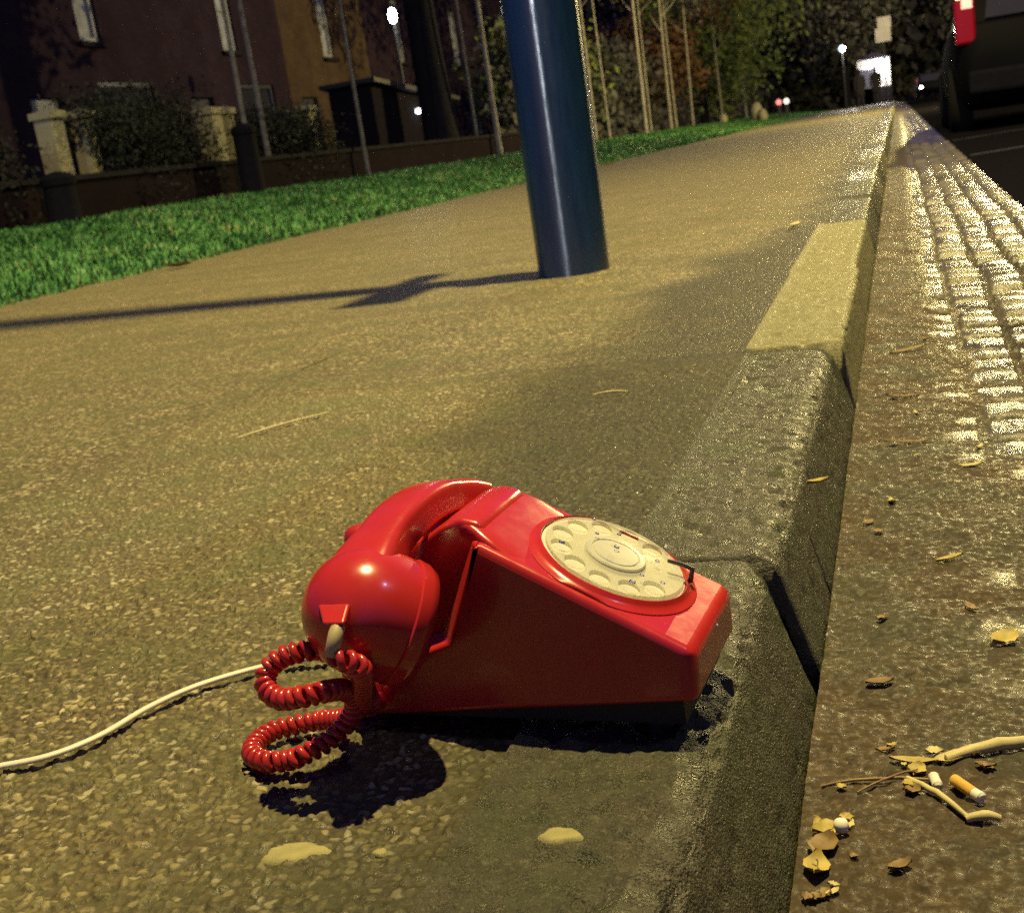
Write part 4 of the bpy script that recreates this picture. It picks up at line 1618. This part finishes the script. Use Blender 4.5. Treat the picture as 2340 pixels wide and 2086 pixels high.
# ================================================================== CARS
def car(loc, rotz, label, lit=False, scale=1.0, group='dark cars'):
    t = thing('parked_car' if not lit else 'car', label, 'car', loc, rotz, group)
    t.scale = (scale,) * 3
    # stations along y (rear -2.05 .. front 2.05): (y, half width, z low, z belt)
    st = [(-2.05, .70, .42, .80), (-1.98, .80, .30, .95), (-1.7, .86, .24, 1.0), (-1.0, .88, .20, .98), (0, .89, .20, .95), (1.0, .88, .20, .92), (1.55, .86, .24, .84), (1.95, .78, .30, .70), (2.08, .64, .40, .60)]
    sec = []
    for yy, w_, zl, zb_ in st:
        ring = [(-w_ * .88, zl), (-w_ * .98, zl + (zb_ - zl) * .25), (-w_, zl + (zb_ - zl) * .6), (-w_ * .95, zb_ - .03), (-w_ * .85, zb_), (w_ * .85, zb_), (w_ * .95, zb_ - .03), (w_, zl + (zb_ - zl) * .6), (w_ * .98, zl + (zb_ - zl) * .25), (w_ * .88, zl)]
        sec.append([(x, yy, z) for x, z in ring])
    v = [p for r_ in sec for p in r_]
    f = []
    for i in range(len(sec) - 1):
        for k in range(10):
            f.append((i * 10 + k, i * 10 + (k + 1) % 10, (i + 1) * 10 + (k + 1) % 10, (i + 1) * 10 + k))
    f += [tuple(range(9, -1, -1)), tuple((len(sec) - 1) * 10 + k for k in range(10))]
    bd = MB().add(v, f).build('body', M_carpaint, t, 50)
    cab = [(-1.85, .74, .96), (-1.60, .66, 1.36), (-1.2, .62, 1.44), (.2, .62, 1.45), (.55, .63, 1.40), (1.25, .74, .90)]
    v, f = [], []
    for yy, w_, z in cab:
        v += [(-w_ - (.10 if z > 1.2 else 0.02), yy, .93), (-w_, yy, z - .03), (-w_ * .88, yy, z), (w_ * .88, yy, z), (w_, yy, z - .03), (w_ + (.10 if z > 1.2 else 0.02), yy, .93)]
    for i in range(len(cab) - 1):
        for k in range(5):
            f.append((i * 6 + k, i * 6 + k + 1, (i + 1) * 6 + k + 1, (i + 1) * 6 + k))
    f += [tuple(range(6)), tuple(30 + k for k in range(6))]
    MB().add(v, f).build('cabin', M_carpaint, t, 50)
    rw = MB()
    rw.add([(-.58, -1.86, 1.0), (.58, -1.86, 1.0), (.52, -1.655, 1.33), (-.52, -1.655, 1.33)], [(0, 1, 2, 3)])
    rw.build('rear_window', M_glass_dark, t)
    fw = MB()
    fw.add([(-.62, 1.20, .97), (.62, 1.20, .97), (.55, .62, 1.385), (-.55, .62, 1.385)], [(3, 2, 1, 0)])
    fw.build('windscreen', M_glass_dark, t)
    for s in (-1, 1):
        sw = MB()
        sw.add([(s * .775, -1.35, 1.0), (s * .775, .62, 1.0), (s * .665, .35, 1.37), (s * .665, -1.2, 1.37)], [(0, 1, 2, 3)])
        sw.build('side_window', M_glass_dark, t)
        tl = MB()
        tl.box((s * .755, -1.965, 1.00), (.17, .12, .40))
        tlo = tl.build('tail_light', M_tail, t)
        bevel(tlo, .02, 2)
        if not lit and s == -1:
            hb_ = MB()
            hb_.box((s * .735, -2.03, 1.14), (.09, .012, .09))
            hb_.build('lens_glint', M_tail_glint, tlo)
        hl = MB()
        hl.lathe([(0, 0), (.10, .0), (.085, .05), (0, .07)], 16, Matrix.Translation((s * .6, 1.98, .63)) @ Matrix.Rotation(R(-90), 4, 'X'))
        hl.build('headlight', M_head if lit else M_glass_dark, t, 40)
        for yy in (-1.3, 1.3):
            wh = MB()
            Mx = Matrix.Translation((s * .80, yy, .31)) @ Matrix.Rotation(R(90), 4, 'Y')
            wh.lathe([(.17, -.10), (.29, -.10), (.315, -.07), (.315, .07), (.29, .10), (.17, .10)], 28, Mx)
            w0 = wh.build('wheel', M_tyre, t, 40)
            ri = MB()
            ri.lathe([(0, -.085), (.18, -.085), (.18, .085), (0, .085)], 20, Mx)
            ri.build('rim', M_rim, w0, 40)
    bp = MB()
    bp.box((0, -2.04, .46), (1.5, .14, .20))
    bevel(bp.build('bumper', M_matt_black, t), .03, 2)
    np_ = MB()
    np_.box((0, -2.07, .76), (.5, .02, .11))
    np_.build('number_plate', M_plate, t)
    return t


car((1.46, 14.1, -.135), 0, 'black hatchback parked at the kerb with a red tail light given a faint glow')
car((1.9, 74, -.06), math.pi, 'distant car with white headlights on beside the bright building', True, .9)

# ================================================================== LITTER
lit_r = random.Random(12)


def gz(x, y=1.0):
    if x <= .022:
        return .0015
    return float(silt(np.array([x]), np.array([y]))[0]) - .112 + .001


def leaf(x, y, L, W, rot, mat, label, curl=.25, z=None, lobes=0):
    v, f = [], []
    n_ = 8
    for i in range(n_ + 1):
        t = i / n_
        w_ = W * math.sin(math.pi * min(1, t * .97 + .015)) ** .75 * ((.65 + .7 * lit_r.random()) if lobes else (.88 + .24 * lit_r.random()))
        zz = curl * L * (t - .5) ** 2 * (1 + .6 * math.sin(t * 7 + L * 900)) + .0006
        for s in (-1, 0, 1):
            v.append(((t - .5) * L, s * w_ / 2, zz + (.18 * W if s else 0) + .0004 * lit_r.random()))
    for i in range(n_):
        for k in range(2):
            f.append((i * 3 + k, i * 3 + k + 1, (i + 1) * 3 + k + 1, (i + 1) * 3 + k))
    m_ = len(v)
    v += [(a, b_, c_ - .0006) for a, b_, c_ in v]
    f += [tuple(m_ + i for i in reversed(q)) for q in f]
    o = mesh_obj('fallen_leaf', v, f, mat, None, True)
    o.location = (x, y, gz(x, y) if z is None else z)
    o.rotation_euler = (lit_r.uniform(-.15, .15), lit_r.uniform(-.12, .12), rot)
    return tag(o, label, 'leaf', 'fallen leaves')


def stalk(x0, y0, x1, y1, r, label, z=None, bend=.006, flat=.5, mat=None, name='stalk'):
    v, f = [], []
    P = []
    for i in range(9):
        t = i / 8
        P.append(Vector((x0 + (x1 - x0) * t + bend * math.sin(t * 3), y0 + (y1 - y0) * t + bend * .5 * math.sin(t * 5), (gz(x0 + (x1 - x0) * t, y0 + (y1 - y0) * t) * .5 + max(gz(x0, y0), gz(x1, y1)) * .5 if z is None else z) + r * flat + .002 * math.sin(t * 3.1))))
    o = MB()
    o.tube(P, [r * (1 - .3 * abs(i - 4) / 4) for i in range(9)], 8)
    ob = o.build(name, mat or M_straw, None, 60)
    return tag(ob, label, 'stalk', 'bits of straw and twig')


# in the gutter
stalk(.1028, .7352, .165, .7660, .0042, 'thick pale straw stalk lying at the right edge of the gutter', bend=.0012)
leaf(.107, .739, .028, .011, .55, M_straw, 'pale papery leaf wrapped round the end of the thick straw', .3)
leaf(.083, .733, .030, .0075, -.05, M_leafy, 'narrow yellow leaf at the gutter joint left of the thick straw', .1)
leaf(.085, .722, .013, .011, 1.2, M_leafy, 'small square yellow leaf below the narrow leaf')
stalk(.079, .709, .112, .666, .0021, 'thin pale twig slanting below the narrow yellow leaf', bend=.0004)
stalk(.111, .6635, .129, .6665, .0031, 'short flat straw at the lower end of the thin twig', bend=.001)


def butt(x0, y0, x1, y1, r, lab, fil):
    t = thing('cigarette_butt', lab, 'cigarette butt', ((x0 + x1) / 2, (y0 + y1) / 2, max(gz(x0, y0), gz(x1, y1)) + r * .9), math.atan2(y1 - y0, x1 - x0), 'cigarette butts')
    L = math.hypot(x1 - x0, y1 - y0)
    o = MB()
    o.tube([(-L / 2, 0, 0), (-L / 2 + .0005, 0, 0), (L * fil, 0, 0), (L * fil + .0004, 0, 0)], [r * .9, r, r * .97, r * .9], 14)
    o.build('filter', M_filter if fil > 0 else M_paper, t, 40)
    o = MB()
    o.tube([(L * fil + .0006, 0, 0), (L * .48, .0003, 0.0002), (L * .5, .0003, 0)], [r * .93, r * .98, r * .7], 14)
    o.build('paper', M_paper, t, 40)
    return t


butt(.106, .702, .1205, .681, .0036, 'cigarette butt with an orange yellow filter lying on the gutter', .22)
butt(.0945, .709, .0965, .697, .0033, 'short whitish cigarette end beside the thin twig', -.3)
leaf(.034, .652, .020, .013, .5, M_leafy, 'ragged yellow leaf tucked under the kerb at the bottom of the photo', .5, None, 2)
leaf(.033, .633, .021, .017, 1.1, M_leafb, 'brownish yellow leaf below the ragged one under the kerb', .4)
leaf(.030, .612, .022, .012, 1.5, M_leafy, 'lowest yellow leaf under the kerb, at the photo edge', .5, None, 2)
pb = MB()
pb.lathe([(0, 0), (.0035, .001), (.0046, .004), (.0036, .007), (0, .0082)], 14)
o = pb.build('pellet', M_paper, None, 60)
o.location = (.0425, .6475, gz(.0425, .6475))
tag(o, 'tiny round white pellet beside the ragged leaf under the kerb', 'pellet')
more = [(.0125, 1.065, .020, .013, .3, M_leafy, 'yellow leaf scrap against the kerb, halfway up the gutter'), (.118, 1.098, .026, .010, .4, M_leafy, 'twisted yellow leaf in the middle of the gutter'),
        (.150, .925, .030, .018, .9, M_leafy, 'curled yellow leaf at the right edge of the photo'), (.061, .845, .020, .010, .2, M_leafb, 'flat brown leaf scrap on the silt'),
        (.150, 1.395, .030, .0075, .25, M_straw, 'pale pod lying among the wet setts'), (.165, 1.49, .022, .006, 1.2, M_straw, 'tiny pale pod just above the larger pod'),
        (.085, 1.50, .055, .006, .2, M_leafb, 'long thin brown leaf on the silt beyond the pale pod'), (.045, 1.22, .016, .009, .9, M_leafb, 'small dark leaf scrap on the silt close to the kerb'),
        (.130, .99, .018, .008, 2.0, M_leafb, 'short brown leaf scrap on the damp setts'), (.09, 2.1, .06, .012, .3, M_leafb, 'brown leaf on the gutter level with the pale kerb stones'),
        (.08, 1.75, .045, .010, .1, M_leafb, 'long brown leaf on the gutter just past the dark kerb stone'), (.075, .615, .014, .009, .4, M_leafb, 'little brown scrap near the bottom edge of the gutter')]
for x, yy, L, W, rz, m_, lab in more:
    leaf(x, yy, L, W, rz, m_, lab)
stalk(.028, .701, .098, .712, .0011, 'thin dark twig lying right across the gutter from the kerb', bend=.003, mat=M_leafb)
stalk(.050, .690, .085, .722, .0008, 'fine dark twig crossing the long dark twig', bend=.002, mat=M_leafb)
sr = random.Random(44)
for i in range(32):
    if i < 14:
        x, yy = sr.uniform(.024, .050), sr.uniform(.585, .70)
    elif i < 24:
        x, yy = sr.uniform(.06, .13), sr.uniform(.66, .76)
    else:
        x, yy = sr.uniform(.03, .24), sr.uniform(.6, 2.0) ** 1.2
    k_ = 1 + .3 * yy
    o = leaf(x, yy, sr.uniform(.005, .012) * k_, sr.uniform(.003, .008) * k_, sr.uniform(0, 6.28), [M_leafy, M_leafb, M_leafb, M_straw][i % 4], 'tiny torn leaf scrap strewn over the silt in the gutter', sr.uniform(.1, .6), None, 2)
    o['group'] = 'torn leaf scraps'
# on the pavement and grass
leaf(-.20, 3.62, .06, .03, 1.2, M_straw, 'pale upright leaf at the far corner of the pale kerb stone', .3, .004)
leaf(-3.2, 14.6, .16, .10, .3, M_straw, 'white leaf on the grass edge right of the lamp post', .4, .02)
leaf(-4.6, 15.6, .22, .14, .8, M_straw, 'larger white leaf in the grass just right of the lamp post', .4, .12)
leaf(-3.42, 5.5, .13, .08, .4, M_leafb, 'brown curled leaf at the near edge of the grass, far left', .5, .01)
leaf(-5.6, 17.5, .2, .13, .3, M_straw, 'white leaf in the grass left of the lamp post', .4, .18)
stalk(-.78, 1.43, -.70, 1.55, .0016, 'thin pale stalk lying on the pavement left of centre', .001, .004)
stalk(-.30, 1.52, -.255, 1.525, .0016, 'pale stalk on the damp pavement near the pale kerb stone', .001, .002)


def gum(x, y, L, W, rot, label):
    bm = bmesh.new()
    n_ = 26
    rr_ = random.Random(int(x * 1e4))
    v0 = bm.verts.new((0, 0, .0016))
    rings = []
    for s, z in ((.6, .0017), (.9, .0011), (1.0, -.0008)):
        ring = []
        for k in range(n_):
            a = 2 * math.pi * k / n_
            e = 1 + .10 * math.sin(3 * a + x * 50) + .07 * math.sin(5 * a + y * 70)
            ring.append(bm.verts.new((math.cos(a) * L / 2 * e * s, math.sin(a) * W / 2 * e * s, z + .0004 * rr_.random())))
        rings.append(ring)
    for k in range(n_):
        bm.faces.new((v0, rings[0][k], rings[0][(k + 1) % n_]))
        for i in range(2):
            bm.faces.new((rings[i][k], rings[i + 1][k], rings[i + 1][(k + 1) % n_], rings[i][(k + 1) % n_]))
    me = bpy.data.meshes.new('chewing_gum')
    bm.to_mesh(me)
    bm.free()
    me.materials.append(M_gum)
    o = link(bpy.data.objects.new('chewing_gum', me))
    o.location = (x, y, -.0012 if x < -.12 else -.0014)
    o.rotation_euler = (0, 0, rot)
    smooth_angle(o, 80)
    return tag(o, label, 'chewing gum', 'flattened chewing gum')


gum(-.2105, .4785, .034, .018, .25, 'large oblong pale blob of trodden gum near the bottom of the photo')
gum(-.0775, .5025, .022, .013, .1, 'smaller pale blob of trodden gum on the dark kerb stone')
gum(-.164, .4815, .008, .006, .1, 'tiny yellowish blob of gum right of the large one')
